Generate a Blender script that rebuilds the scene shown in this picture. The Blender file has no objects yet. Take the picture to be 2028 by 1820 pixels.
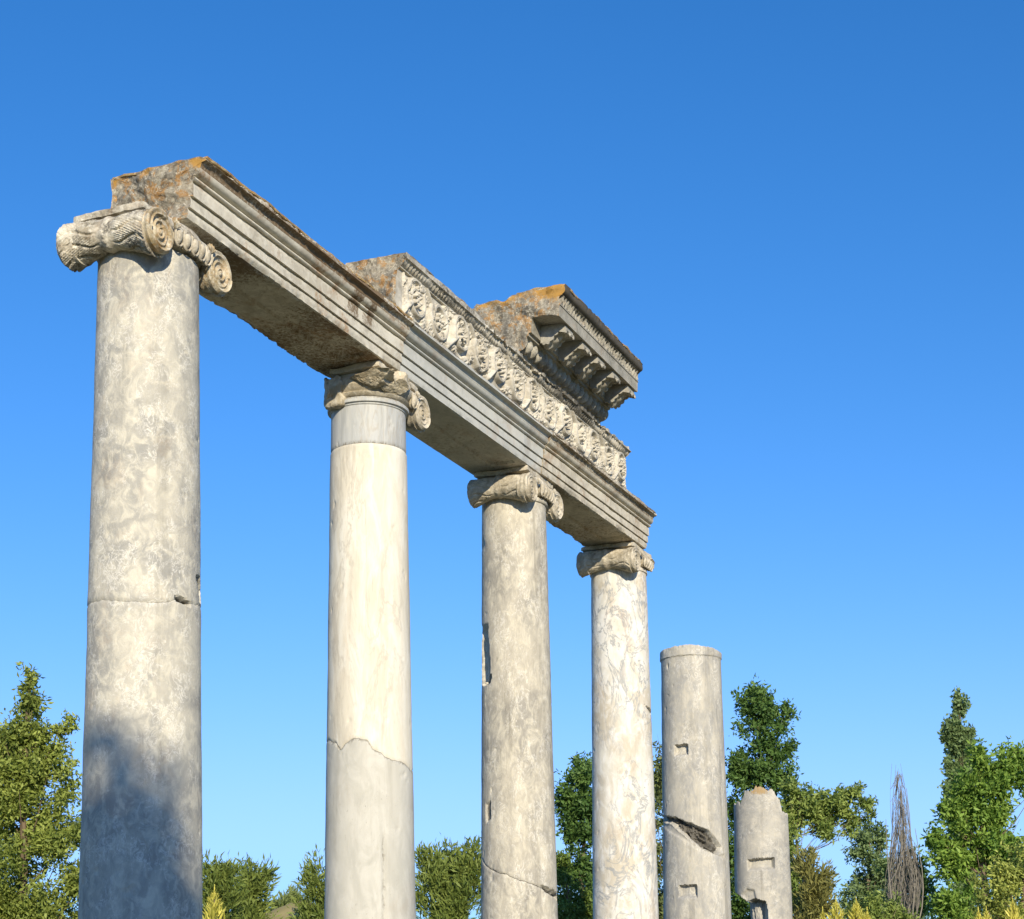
import bpy, bmesh, math, random
import numpy as np
from mathutils import Vector, Matrix

SC = bpy.context.scene
COL = SC.collection
R = math.radians

# ---------------------------------------------------------------- camera
YAW, PITCH, ROLL = 0.4019, 0.1152, -0.0132
cam = bpy.data.cameras.new('camera')
cam.sensor_width = 36.0
cam.lens = 36.0 * 3326.94 / 2028.0
cam.shift_y = 650.53 / 2028.0
cam.clip_start = 0.1
cam.clip_end = 3000
camo = bpy.data.objects.new('camera', cam)
COL.objects.link(camo)
v = Vector((math.cos(YAW) * math.cos(PITCH), math.sin(YAW) * math.cos(PITCH), math.sin(PITCH)))
r0 = Vector((math.sin(YAW), -math.cos(YAW), 0))
u0 = r0.cross(v)
r1 = math.cos(ROLL) * r0 + math.sin(ROLL) * u0
u1 = -math.sin(ROLL) * r0 + math.cos(ROLL) * u0
M = Matrix((r1, u1, -v)).transposed().to_4x4()
M.translation = Vector((-8.0772, -5.7655, 1.6))
camo.matrix_world = M
SC.camera = camo

# ---------------------------------------------------------------- sky and sun
SUN_AZ, SUN_EL = R(36.0), R(20.0)          # heading the light travels to, height of the sun
W = bpy.data.worlds.new('World')
SC.world = W
W.use_nodes = True
wn = W.node_tree.nodes
wl = W.node_tree.links
bg = wn['Background']
sky = wn.new('ShaderNodeTexSky')
sky.sky_type = 'NISHITA'
sky.sun_disc = False
sky.sun_elevation = SUN_EL
sx, sy = -math.cos(SUN_AZ), -math.sin(SUN_AZ)
sky.sun_rotation = math.atan2(sx, sy)
sky.altitude = 0
sky.air_density = 1.0
sky.dust_density = 0.2
sky.ozone_density = 3.0
hsv = wn.new('ShaderNodeHueSaturation')
hsv.inputs['Saturation'].default_value = 1.30
wl.new(sky.outputs[0], hsv.inputs['Color'])
def vmath(op, a, b):
    t = wn.new('ShaderNodeVectorMath'); t.operation = op
    for k, q in enumerate((a, b)):
        if isinstance(q, tuple): t.inputs[k].default_value = q
        else: wl.new(q, t.inputs[k])
    return t.outputs[0]
# soft shoulder per channel: keeps the haze band at the horizon a clear light blue
q0 = vmath('MULTIPLY', hsv.outputs[0], (.1487, .1580, .1860))
q1 = vmath('ADD', vmath('MULTIPLY', vmath('MULTIPLY', q0, q0), (1.35, .36, .02)), (1.0, 1.0, 1.0))
q2 = vmath('MULTIPLY', vmath('DIVIDE', q0, q1), (6.725, 6.725, 6.725))
wl.new(q2, bg.inputs['Color'])
bg.inputs['Strength'].default_value = 0.125
sl = bpy.data.lights.new('sun', 'SUN')
sl.energy = 5.0
sl.angle = R(0.5)
sl.color = (1.0, 0.89, 0.70)
so = bpy.data.objects.new('sun', sl)
COL.objects.link(so)
ld = Vector((math.cos(SUN_AZ) * math.cos(SUN_EL), math.sin(SUN_AZ) * math.cos(SUN_EL), -math.sin(SUN_EL)))
so.rotation_euler = ld.to_track_quat('-Z', 'Y').to_euler()
so.location = (-30, -25, 30)
SC.view_settings.view_transform = 'Standard'
SC.view_settings.look = 'None'
SC.view_settings.gamma = 1.0
SC.view_settings.exposure = 0.25

# ---------------------------------------------------------------- helpers
def vn(x, y, z, seed=0):
    """value noise in -1..1 on arrays"""
    x = np.asarray(x, float); y = np.asarray(y, float); z = np.asarray(z, float)
    x, y, z = np.broadcast_arrays(x, y, z)
    xi = np.floor(x).astype(np.int64); yi = np.floor(y).astype(np.int64); zi = np.floor(z).astype(np.int64)
    fx = x - xi; fy = y - yi; fz = z - zi
    fx = fx * fx * (3 - 2 * fx); fy = fy * fy * (3 - 2 * fy); fz = fz * fz * (3 - 2 * fz)
    def h(a, b, c):
        n = (a * 374761393 + b * 668265263 + c * 2147483647 + seed * 1274126177) & 0xffffffff
        n = ((n ^ (n >> 13)) * 1274126177) & 0xffffffff
        n = ((n ^ (n >> 15)) * 2246822519) & 0xffffffff
        n = n ^ (n >> 16)
        return n / 2147483648.0 - 1.0
    def L(a, b, t): return a + (b - a) * t
    return L(L(L(h(xi, yi, zi), h(xi + 1, yi, zi), fx), L(h(xi, yi + 1, zi), h(xi + 1, yi + 1, zi), fx), fy),
             L(L(h(xi, yi, zi + 1), h(xi + 1, yi, zi + 1), fx), L(h(xi, yi + 1, zi + 1), h(xi + 1, yi + 1, zi + 1), fx), fy), fz)

def fbm(x, y, z, f=1.0, o=4, seed=0):
    s = 0; a = 0.5
    for k in range(o):
        s = s + a * vn(x * f, y * f, z * f, seed + k * 17)
        a *= 0.5; f *= 2.03
    return s

def sstep(a, b, x):
    t = np.clip((x - a) / (b - a), 0, 1)
    return t * t * (3 - 2 * t)

def empty(name, label, cat, loc=(0, 0, 0), group=None):
    o = bpy.data.objects.new(name, None)
    COL.objects.link(o)
    o.location = loc
    tag(o, label, cat, group)
    return o

def tag(o, label, cat, group=None):
    o['label'] = label; o['category'] = cat
    if group: o['group'] = group

def meshobj(name, V, F, mat, parent=None, smooth=35, org=(0, 0, 0), attr=None, stain_shade=None):
    """V, F in world coordinates; the object's origin goes to org (or its parent's place)"""
    V = np.asarray(V, float)
    if parent is not None:
        p = parent; off = np.zeros(3)
        while p is not None:
            off += np.array(p.location); p = p.parent
    else:
        off = np.asarray(org, float)
    me = bpy.data.meshes.new(name)
    if isinstance(F, np.ndarray):
        nf, k = F.shape
        me.vertices.add(len(V)); me.vertices.foreach_set('co', (V - off).ravel())
        me.loops.add(nf * k); me.loops.foreach_set('vertex_index', F.ravel().astype(np.int32))
        me.polygons.add(nf)
        me.polygons.foreach_set('loop_start', np.arange(0, nf * k, k, dtype=np.int32))
        me.update(calc_edges=True)
    else:
        me.from_pydata((V - off).tolist(), [], F)
        me.update()
    me.validate()
    if attr is not None:
        a = me.attributes.new('tint', 'FLOAT', 'POINT')
        a.data.foreach_set('value', np.asarray(attr, np.float32))
    if stain_shade is not None:
        a = me.attributes.new('stain_shade', 'FLOAT', 'POINT')
        q = np.zeros(len(V), np.float32); q[:len(stain_shade)] = stain_shade
        a.data.foreach_set('value', q)
    if smooth:
        me.polygons.foreach_set('use_smooth', np.ones(len(me.polygons), bool))
        if smooth < 180: me.set_sharp_from_angle(angle=R(smooth))
    me.materials.append(mat)
    o = bpy.data.objects.new(name, me)
    COL.objects.link(o)
    if parent is not None: o.parent = parent
    else: o.location = org
    return o

def grid_faces(nu, nv, close_u=False, close_v=False, base=0):
    """vertices index = iu*nv+iv"""
    iu = np.arange(nu if close_u else nu - 1); iv = np.arange(nv if close_v else nv - 1)
    A, B = np.meshgrid(iu, iv, indexing='ij')
    A2 = (A + 1) % nu; B2 = (B + 1) % nv
    return (np.stack([A * nv + B, A2 * nv + B, A2 * nv + B2, A * nv + B2], -1).reshape(-1, 4) + base)

class Acc:
    def __init__(s): s.V = []; s.F = []; s.n = 0
    def add(s, V, F):
        V = np.asarray(V, float).reshape(-1, 3)
        s.V.append(V)
        for f in (F.tolist() if isinstance(F, np.ndarray) else F): s.F.append([i + s.n for i in f])
        s.n += len(V)
    def obj(s, name, mat, parent=None, smooth=35, org=(0, 0, 0)):
        return meshobj(name, np.concatenate(s.V), s.F, mat, parent, smooth, org)

# ---------------------------------------------------------------- stone materials
def stone(name, c1, c2, c3, streak=0.5, lichen=0.0, dark=0.0, scale=1.0, bump=0.25, rust=0.0, rough=0.75, veins=0.0, veincol=(0.30, 0.31, 0.31), stretch=(1, 1, 1), seed=0.0, speck=0.3, white=0.0, stain_shade=(.075, .068, .055), streaks=0.0):
    """c1 deep tone, c2 main tone, c3 pale tone; lichen = orange growth, dark = black crust, both with shapes of their own"""
    m = bpy.data.materials.new(name)
    m.use_nodes = True
    n = m.node_tree.nodes; l = m.node_tree.links
    b = n['Principled BSDF']
    b.inputs['Roughness'].default_value = rough
    b.inputs['Specular IOR Level'].default_value = 0.25
    tc = n.new('ShaderNodeNewGeometry')
    mp = n.new('ShaderNodeMapping')
    mp.inputs['Scale'].default_value = stretch
    mp.inputs['Location'].default_value = (seed, seed * 0.7, seed * 1.3)
    l.new(tc.outputs['Position'], mp.inputs['Vector'])
    P = mp.outputs[0]
    def noise(sc, det=6, dist=0.0, rgh=0.6, vec=P):
        t = n.new('ShaderNodeTexNoise')
        t.inputs['Scale'].default_value = sc * scale; t.inputs['Detail'].default_value = det
        t.inputs['Distortion'].default_value = dist; t.inputs['Roughness'].default_value = rgh
        l.new(vec, t.inputs['Vector'])
        return t.outputs['Fac']
    def ramp(src, a, bb, ease='EASE'):
        t = n.new('ShaderNodeValToRGB')
        t.color_ramp.interpolation = ease
        t.color_ramp.elements[0].position = a; t.color_ramp.elements[0].color = (0, 0, 0, 1)
        t.color_ramp.elements[1].position = bb; t.color_ramp.elements[1].color = (1, 1, 1, 1)
        l.new(src, t.inputs[0])
        return t.outputs[0]
    def mix(fac, a, bb, k=1.0):
        t = n.new('ShaderNodeMix'); t.data_type = 'RGBA'
        if k != 1.0:
            q = n.new('ShaderNodeMath'); q.operation = 'MULTIPLY'; q.inputs[1].default_value = k
            l.new(fac, q.inputs[0]); fac = q.outputs[0]
        l.new(fac, t.inputs[0])
        for s, i in ((a, 6), (bb, 7)):
            if isinstance(s, tuple): t.inputs[i].default_value = (*s, 1)
            else: l.new(s, t.inputs[i])
        return t.outputs[2]
    def band(src, c, w):
        s = n.new('ShaderNodeMath'); s.operation = 'SUBTRACT'; s.inputs[1].default_value = c; l.new(src, s.inputs[0])
        a = n.new('ShaderNodeMath'); a.operation = 'ABSOLUTE'; l.new(s.outputs[0], a.inputs[0])
        mr = n.new('ShaderNodeMapRange'); mr.inputs['From Min'].default_value = 0; mr.inputs['From Max'].default_value = w
        mr.inputs['To Min'].default_value = 1; mr.inputs['To Max'].default_value = 0
        l.new(a.outputs[0], mr.inputs[0])
        return mr.outputs[0]
    def mul(a, bb):
        q = n.new('ShaderNodeMath'); q.operation = 'MULTIPLY'; l.new(a, q.inputs[0]); l.new(bb, q.inputs[1]); return q.outputs[0]
    big = noise(1.7, 4, 0.6)
    mid = noise(7, 9, 0.9, 0.66)
    fine = noise(38, 5, 0.3, 0.7)
    col = mix(ramp(big, .36, .62), c1, c2)
    col = mix(ramp(mid, .42, .64), col, c3, streak)
    if white:
        st = mul(band(noise(8, 8, 1.5, .66), .5, .035), ramp(noise(3.1, 4, .5), .46, .58))
        col = mix(st, col, (0.80, 0.77, 0.68), white)
    if veins:
        vv = band(noise(2.6, 8, 1.8, .62), .5, .034)
        vv = mul(vv, ramp(noise(1.3, 2), .35, .6))
        col = mix(vv, col, veincol, veins)
        v2 = ramp(noise(1.9, 6, 3.2, .62), .56, .72)
        col = mix(v2, col, veincol, veins * .6)
    col = mix(ramp(fine, .60, .74), col, (c1[0] * .55, c1[1] * .52, c1[2] * .48), speck)
    if streaks:
        m2 = n.new('ShaderNodeMapping'); m2.inputs['Scale'].default_value = (7, 7, .42); m2.inputs['Location'].default_value = (seed, 0, 0)
        l.new(tc.outputs['Position'], m2.inputs['Vector'])
        def ns(sc, det):
            t = n.new('ShaderNodeTexNoise'); t.inputs['Scale'].default_value = sc; t.inputs['Detail'].default_value = det; t.inputs['Roughness'].default_value = .65
            l.new(m2.outputs[0], t.inputs['Vector']); return t.outputs['Fac']
        sk = mul(ramp(ns(1.0, 6), .50, .68), ramp(noise(2.0, 5, .4), .35, .6))
        col = mix(sk, col, (c1[0] * .52, c1[1] * .50, c1[2] * .46), streaks)
        sk2 = mul(ramp(ns(2.3, 4), .60, .72), ramp(noise(3.0, 4), .4, .6))
        col = mix(sk2, col, c3, streaks * .8)
        pits = mul(ramp(noise(70, 3, .2, .7), .64, .72), ramp(noise(4.0, 4), .45, .6))
        col = mix(pits, col, (c1[0] * .35, c1[1] * .33, c1[2] * .30), min(1, streaks * 1.6))
    if rust:
        rr = mul(ramp(noise(2.2, 5, .8), .52, .66), ramp(noise(16, 5, .4, .7), .35, .6))
        col = mix(rr, col, (0.36, 0.19, 0.07), rust)
    if dark:
        dd = mul(ramp(noise(3.2, 6, .5, .65), .42, .62), ramp(noise(24, 6, .5, .75), .38, .56))
        col = mix(dd, col, (0.07, 0.065, 0.055), dark)
    if lichen:
        ll = mul(ramp(noise(4.2, 5, .7, .62), .50, .60), ramp(noise(30, 5, .4, .7), .32, .54))
        col = mix(ll, col, (0.40, 0.20, 0.045), lichen)
        wl2 = mul(ramp(noise(11, 5, .6, .7), .54, .60), ramp(noise(45, 3, .2), .42, .55))
        col = mix(wl2, col, (0.66, 0.62, 0.50), min(1, lichen))
    # crust and painted shade marked on the mesh (stain), broken up by noise
    at_ = n.new('ShaderNodeAttribute'); at_.attribute_name = 'stain_shade'
    sb = n.new('ShaderNodeMath'); sb.operation = 'MULTIPLY_ADD'; sb.inputs[1].default_value = 1.5; sb.inputs[2].default_value = -.75
    l.new(noise(26, 6, .6, .72), sb.inputs[0])
    sa = n.new('ShaderNodeMath'); sa.operation = 'ADD'; l.new(sb.outputs[0], sa.inputs[0]); l.new(at_.outputs['Fac'], sa.inputs[1])
    sm = n.new('ShaderNodeMath'); sm.operation = 'MULTIPLY'; l.new(ramp(sa.outputs[0], .35, .75), sm.inputs[0]); l.new(ramp(at_.outputs['Fac'], .02, .15), sm.inputs[1])
    col = mix(sm.outputs[0], col, stain_shade, .88)
    l.new(col, b.inputs['Base Color'])
    bp = n.new('ShaderNodeBump'); bp.inputs['Strength'].default_value = bump; bp.inputs['Distance'].default_value = 0.01
    ad = n.new('ShaderNodeMath'); ad.operation = 'ADD'; l.new(mid, ad.inputs[0]); l.new(fine, ad.inputs[1])
    l.new(ad.outputs[0], bp.inputs['Height'])
    l.new(bp.outputs[0], b.inputs['Normal'])
    return m

MT = {}
MT['c1'] = stone('mottled_grey_marble', (.315, .305, .27), (.475, .445, .365), (.64, .595, .47), .7, scale=1.9, white=.65, rust=.12, seed=3.1, bump=.35, stretch=(1, 1, .75), streaks=.4)
MT['c2a'] = stone('cream_marble', (.59, .535, .42), (.67, .62, .50), (.76, .73, .63), .65, scale=1.0, veins=.5, veincol=(.40, .36, .29), seed=9.0, bump=.18, stretch=(1.4, 1.4, .35), speck=.35, streaks=.22, rust=.08)
MT['c2b'] = stone('patched_grey_marble', (.43, .415, .355), (.51, .49, .42), (.57, .55, .48), .6, scale=1.1, seed=13.0, bump=.15, stretch=(1, 1, .5), speck=.2, streaks=.3, rust=.1, stain_shade=(.20, .18, .14))
MT['c2c'] = stone('blue_grey_marble', (.36, .37, .36), (.46, .465, .445), (.54, .53, .475), .6, scale=1.4, veins=.5, veincol=(.34, .29, .22), seed=17.0, bump=.15, stretch=(1.6, 1.6, .3), speck=.2, streaks=.45, stain_shade=(.2, .17, .12))
MT['c3'] = stone('weathered_tan_marble', (.31, .29, .245), (.46, .42, .335), (.62, .57, .445), .7, scale=1.6, white=.6, seed=21.0, bump=.4, stretch=(1.2, 1.2, .6), dark=.15, streaks=.5)
MT['c4'] = stone('white_veined_marble', (.53, .475, .37), (.66, .635, .55), (.77, .755, .70), .7, scale=1.0, veins=1.0, veincol=(.31, .32, .32), seed=27.3, bump=.22, stretch=(1.2, 1.2, .7), speck=.25, streaks=.3, rust=.2)
MT['c5'] = stone('grey_beige_marble', (.335, .325, .295), (.45, .425, .36), (.55, .505, .40), .6, scale=1.4, white=.55, seed=33.0, bump=.35, stretch=(1.2, 1.2, .6), dark=.1, streaks=.5)
MT['c6'] = stone('pitted_grey_marble', (.31, .30, .27), (.42, .395, .335), (.52, .48, .39), .6, scale=1.4, white=.4, seed=39.0, bump=.4, dark=.1, stain_shade=(.36, .24, .10), streaks=.5)
MT['raw'] = stone('broken_stone', (.22, .20, .16), (.38, .34, .26), (.55, .49, .37), .6, scale=2.0, seed=41.0, bump=.6, dark=.6)
MT['cap'] = stone('ivory_carved_marble', (.34, .295, .215), (.56, .51, .40), (.76, .71, .58), .75, scale=2.2, seed=45.0, bump=.55, dark=.85, lichen=.12)
MT['volute'] = stone('ochre_carved_marble', (.36, .27, .14), (.54, .46, .31), (.68, .63, .50), .75, scale=3.0, seed=47.0, bump=.5, lichen=.4, dark=.45)
MT['cap2'] = stone('tan_carved_marble', (.36, .31, .22), (.55, .49, .375), (.69, .63, .50), .65, scale=2.2, seed=48.0, bump=.45, dark=.35)
MT['arch_a'] = stone('stained_pale_marble', (0.497, 0.452, 0.356), (0.667, 0.616, 0.497), (0.757, 0.718, 0.599), .55, scale=1.5, seed=51.0, bump=.28, rust=.7, dark=.2, stain_shade=(.15, .088, .035))
MT['arch_b'] = stone('grey_blue_marble', (.455, .455, .41), (.56, .555, .495), (.63, .61, .54), .5, scale=1.3, seed=55.0, bump=.2, rust=.28, dark=.08, stain_shade=(.17, .13, .08))
MT['arch_c'] = stone('beige_marble', (0.475, 0.424, 0.328), (0.621, 0.559, 0.435), (0.712, 0.661, 0.537), .55, scale=1.4, seed=57.0, bump=.28, rust=.45, dark=.22, stain_shade=(.15, .10, .05))
MT['lichen'] = stone('lichened_stone', (.17, .15, .115), (.31, .27, .20), (.50, .455, .35), .7, scale=3.4, seed=61.0, bump=.8, lichen=.75, dark=.55, stain_shade=(.46, .25, .05))
MT['frieze'] = stone('carved_frieze_marble', (0.410, 0.373, 0.297), (0.583, 0.540, 0.443), (0.691, 0.653, 0.551), .6, scale=1.8, seed=65.0, bump=.35, dark=.25)
MT['crust'] = stone('dark_crusted_stone', (.14, .125, .10), (.26, .235, .185), (.46, .42, .33), .6, scale=2.2, seed=69.0, bump=.7, lichen=.35, dark=.75)
MT['gold_crust'] = stone('orange_lichen_crust', (.24, .17, .08), (.42, .26, .08), (.58, .46, .24), .7, scale=3.0, seed=62.0, bump=.8, lichen=.6, dark=.5)
MT['cornice'] = stone('weathered_cornice_stone', (.27, .255, .205), (.40, .375, .31), (.50, .475, .395), .5, scale=1.8, seed=73.0, bump=.4, dark=.3, rust=.2, stain_shade=(.06, .05, .035))
MT['base'] = stone('base_stone', (.35, .33, .28), (.48, .45, .37), (.58, .54, .44), .5, seed=77.0)

def simple(name, col, rough=.9, var=.3, sc=6.0):
    m = bpy.data.materials.new(name); m.use_nodes = True
    n = m.node_tree.nodes; l = m.node_tree.links; b = n['Principled BSDF']
    b.inputs['Roughness'].default_value = rough; b.inputs['Specular IOR Level'].default_value = .15
    g = n.new('ShaderNodeNewGeometry'); t = n.new('ShaderNodeTexNoise'); t.inputs['Scale'].default_value = sc; t.inputs['Detail'].default_value = 6
    l.new(g.outputs['Position'], t.inputs['Vector'])
    mx = n.new('ShaderNodeMix'); mx.data_type = 'RGBA'
    mx.inputs[6].default_value = (*[c * (1 - var) for c in col], 1); mx.inputs[7].default_value = (*[min(1, c * (1 + var)) for c in col], 1)
    l.new(t.outputs['Fac'], mx.inputs[0]); l.new(mx.outputs[2], b.inputs['Base Color'])
    return m

def leafmat(name, ca, cb, trans=.35):
    """leaf colour runs from ca to cb with each leaf's own tint"""
    m = bpy.data.materials.new(name); m.use_nodes = True
    n = m.node_tree.nodes; l = m.node_tree.links
    b = n['Principled BSDF']; b.inputs['Roughness'].default_value = .55; b.inputs['Specular IOR Level'].default_value = .3
    a = n.new('ShaderNodeAttribute'); a.attribute_name = 'tint'
    mx = n.new('ShaderNodeMix'); mx.data_type = 'RGBA'
    mx.inputs[6].default_value = (*ca, 1); mx.inputs[7].default_value = (*cb, 1)
    l.new(a.outputs['Fac'], mx.inputs[0]); l.new(mx.outputs[2], b.inputs['Base Color'])
    t = n.new('ShaderNodeBsdfTranslucent'); l.new(mx.outputs[2], t.inputs['Color'])
    ms = n.new('ShaderNodeMixShader'); ms.inputs[0].default_value = trans
    l.new(b.outputs[0], ms.inputs[1]); l.new(t.outputs[0], ms.inputs[2])
    l.new(ms.outputs[0], n['Material Output'].inputs[0])
    return m

LM = dict(
    olive=leafmat('olive_green_leaves', (0.106, 0.159, 0.025), (0.511, 0.580, 0.138), .4),
    pine=leafmat('pine_needles', (0.085, 0.138, 0.025), (0.312, 0.373, 0.088)),
    pine2=leafmat('far_pine_needles', (0.114, 0.166, 0.050), (0.312, 0.359, 0.112)),
    dark=leafmat('dark_green_leaves', (0.043, 0.110, 0.025), (0.199, 0.317, 0.075), .4),
    dull=leafmat('grey_green_leaves', (0.114, 0.152, 0.050), (0.270, 0.317, 0.112)),
    light=leafmat('light_green_leaves', (0.114, 0.193, 0.037), (0.440, 0.524, 0.138), .4),
    blueg=leafmat('blue_green_leaves', (0.099, 0.166, 0.062), (0.355, 0.469, 0.188), .45),
    maple=leafmat('bright_green_leaves', (0.085, 0.193, 0.031), (0.383, 0.538, 0.100), .42),
    speck=leafmat('speckled_leaves', (0.099, 0.159, 0.031), (0.653, 0.690, 0.163)),
    mid=leafmat('mid_green_leaves', (0.085, 0.152, 0.025), (0.284, 0.373, 0.075)),
    brown=leafmat('brown_olive_leaves', (0.128, 0.138, 0.037), (0.383, 0.359, 0.112)),
    gold=leafmat('golden_scale_leaves', (.30, .30, .04), (.95, .86, .20), .35))
BARK = simple('bark', (.16, .12, .08)); BARK_PALE = simple('pale_bark', (.20, .16, .10)); TWIG = simple('dry_twigs', (.22, .20, .16))

# ---------------------------------------------------------------- setting
def ground():
    xs = np.concatenate([np.linspace(-400, -30, 20), np.linspace(-28, 60, 90), np.linspace(64, 900, 30)])
    ys = np.concatenate([np.linspace(-600, -30, 20), np.linspace(-28, 60, 90), np.linspace(64, 800, 30)])
    X, Y = np.meshgrid(xs, ys, indexing='ij')
    Z = .05 * fbm(X, Y, 0 * X, .3, 4) - .03
    Z = Z * sstep(0, 3, np.abs(Y)) - .0
    meshobj('ground', np.stack([X, Y, Z], -1).reshape(-1, 3), grid_faces(len(xs), len(ys)), simple('dry_grass_ground', (.15, .13, .06), 1, .35, 3.0), smooth=180)['kind'] = 'structure'
    xs = np.linspace(-1, 1, 60)
    X, Y = np.meshgrid(xs, xs, indexing='ij')
    D = np.sqrt(X * X + Y * Y)
    Z = 4.6 * np.clip(1 - D, 0, 1) ** .8 + .3 * fbm(X, Y, 0 * X, 4, 4) - .3
    meshobj('knoll', np.stack([35.6 + 8 * X, 19.7 + 8 * Y, Z], -1).reshape(-1, 3), grid_faces(60, 60), simple('dry_knoll_grass', (.30, .25, .11), 1, .4, 1.5), smooth=180)['kind'] = 'structure'
ground()

# ---------------------------------------------------------------- columns
CX = [0, 2.811, 5.618, 8.461, 11.02, 14.09]
CAMXY = (-8.0772, -5.7655)
FACE = [math.degrees(math.atan2(CAMXY[1], CAMXY[0] - x)) % 360 for x in CX]
def rad(i, z):
    h = np.asarray(z) - 1.6
    if i < 4: return (.2973 + .0135 * (4.3188 - h)) * (1 + [0, -.0468, -.0268, -.0164][i])
    return [.3876, .3721][i - 4] + .0135 * (1.5 - h)

def wrap(a): return (np.asarray(a) + 180) % 360 - 180

def section(name, i, zb, zt, mat, parent, dr=None, tcuts=(), zcuts=(), nth=200, dz=.014, rough=.0035, rscale=1.0, cap_top=False, dome=0.0, stain_shade=None):
    """one drum of a shaft: zb, zt may be functions of the angle (degrees from the face towards the viewer)"""
    th = np.linspace(-180, 180, nth, endpoint=False)
    for c in tcuts: th = np.concatenate([th, [c - .35, c + .35]])
    th = np.unique(np.round(th, 3))
    fb = zb if callable(zb) else (lambda t: 0 * t + zb)
    ft = zt if callable(zt) else (lambda t: 0 * t + zt)
    B = fb(th); T = ft(th)
    z0, z1 = float(np.mean(B)), float(np.mean(T))
    w = np.linspace(0, 1, max(4, int((z1 - z0) / dz)))
    w = np.concatenate([w] + [[(c - .0025 - z0) / (z1 - z0), (c + .0025 - z0) / (z1 - z0)] for c in zcuts])
    w = np.unique(np.clip(np.round(w, 5), 0, 1))
    TH, WW = np.meshgrid(th, w, indexing='ij')
    Z = B[:, None] + (T - B)[:, None] * WW
    rr = rad(i, Z) * rscale
    a = np.radians(TH + FACE[i])
    px, py = np.cos(a), np.sin(a)
    x = CX[i] + rr * px; y = rr * py
    d = rough * fbm(x, y, Z, 5, 5, seed=i) + rough * .6 * fbm(x, y, Z * .4, 14, 3, seed=i + 50)
    pit = fbm(x, y, Z, 16, 3, seed=i + 90)
    d = d - .006 * sstep(.42, .55, pit)
    # worn arrises at both ends of the drum
    e = np.minimum(Z - B[:, None], T[:, None] - Z)
    d = d - .006 * np.clip(1 - e / .014, 0, 1) * (1 + 1.2 * np.clip(fbm(x, y, Z, 9, 3, seed=i + 7), 0, 1))
    if dr is not None: d = d + dr(TH, Z, x, y)
    rr = rr + d
    V = np.stack([CX[i] + rr * px, rr * py, Z], -1)
    nv = len(w)
    F = grid_faces(len(th), nv, close_u=True)
    Vl = [V.reshape(-1, 3)]; Fl = F.tolist(); base = len(th) * nv
    # end caps with a rough broken face
    for end, row in ((0, 0), (1, nv - 1)):
        rings = 7
        prev = [k * nv + row for k in range(len(th))]
        zc = float(np.mean(V[:, row, 2])) + (dome if end else 0)
        for q in range(1, rings):
            t = q / rings
            P = V[:, row, :] * 1.0
            P[:, 0] = CX[i] + (P[:, 0] - CX[i]) * (1 - t); P[:, 1] *= (1 - t)
            P[:, 2] = P[:, 2] * (1 - t) + zc * t + (.02 * fbm(P[:, 0], P[:, 1], P[:, 2], 9, 3) if cap_top else 0)
            Vl.append(P); cur = list(range(base, base + len(th))); base += len(th)
            for k in range(len(th)):
                k2 = (k + 1) % len(th)
                f = [prev[k], prev[k2], cur[k2], cur[k]]
                Fl.append(f if end else f[::-1])
            prev = cur
        Vl.append(np.array([[CX[i], 0, zc]])); c = base; base += 1
        for k in range(len(th)):
            k2 = (k + 1) % len(th)
            Fl.append([prev[k], prev[k2], c] if end else [prev[k2], prev[k], c])
    V = np.concatenate(Vl)
    st = stain_shade(TH, Z, x, y).ravel() if stain_shade is not None else None
    o = meshobj(name, V, Fl, mat, parent, smooth=40, stain_shade=st)
    return o

def poly_in(T, Z, pts):
    """soft inside test of a polygon in (angle, z); distances in metres of arc"""
    k = .0061
    P = np.array(pts, float); P = P * [k, 1]
    X = T * k
    inside = np.zeros(X.shape, bool); dmin = np.full(X.shape, 9.0)
    n = len(P)
    for a in range(n):
        x1, z1 = P[a]; x2, z2 = P[(a + 1) % n]
        c = ((z1 > Z) != (z2 > Z)) & (X < (x2 - x1) * (Z - z1) / ((z2 - z1) + 1e-12) + x1)
        inside ^= c
        t = np.clip(((X - x1) * (x2 - x1) + (Z - z1) * (z2 - z1)) / ((x2 - x1) ** 2 + (z2 - z1) ** 2 + 1e-12), 0, 1)
        dmin = np.minimum(dmin, np.hypot(X - x1 - t * (x2 - x1), Z - z1 - t * (z2 - z1)))
    return np.where(inside, dmin, -dmin)

def line_d(T, Z, pts):
    k = .0061
    P = np.array(pts, float) * [k, 1]; X = T * k; d = np.full(X.shape, 9.0)
    for a in range(len(P) - 1):
        x1, z1 = P[a]; x2, z2 = P[a + 1]
        t = np.clip(((X - x1) * (x2 - x1) + (Z - z1) * (z2 - z1)) / ((x2 - x1) ** 2 + (z2 - z1) ** 2), 0, 1)
        d = np.minimum(d, np.hypot(X - x1 - t * (x2 - x1), Z - z1 - t * (z2 - z1)))
    return d

def interp_fn(pts, jag=.004, seed=0):
    A = np.array(sorted(pts), float)
    def f(t):
        t = np.asarray(t, float); tw = wrap(t)
        xs = np.concatenate([A[:, 0] - 360, A[:, 0], A[:, 0] + 360]); zs = np.tile(A[:, 1], 3)
        return np.interp(tw, xs, zs) + jag * fbm(np.cos(np.radians(tw)) * 3, np.sin(np.radians(tw)) * 3, 0 * tw, 4, 4, seed)
    return f

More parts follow.
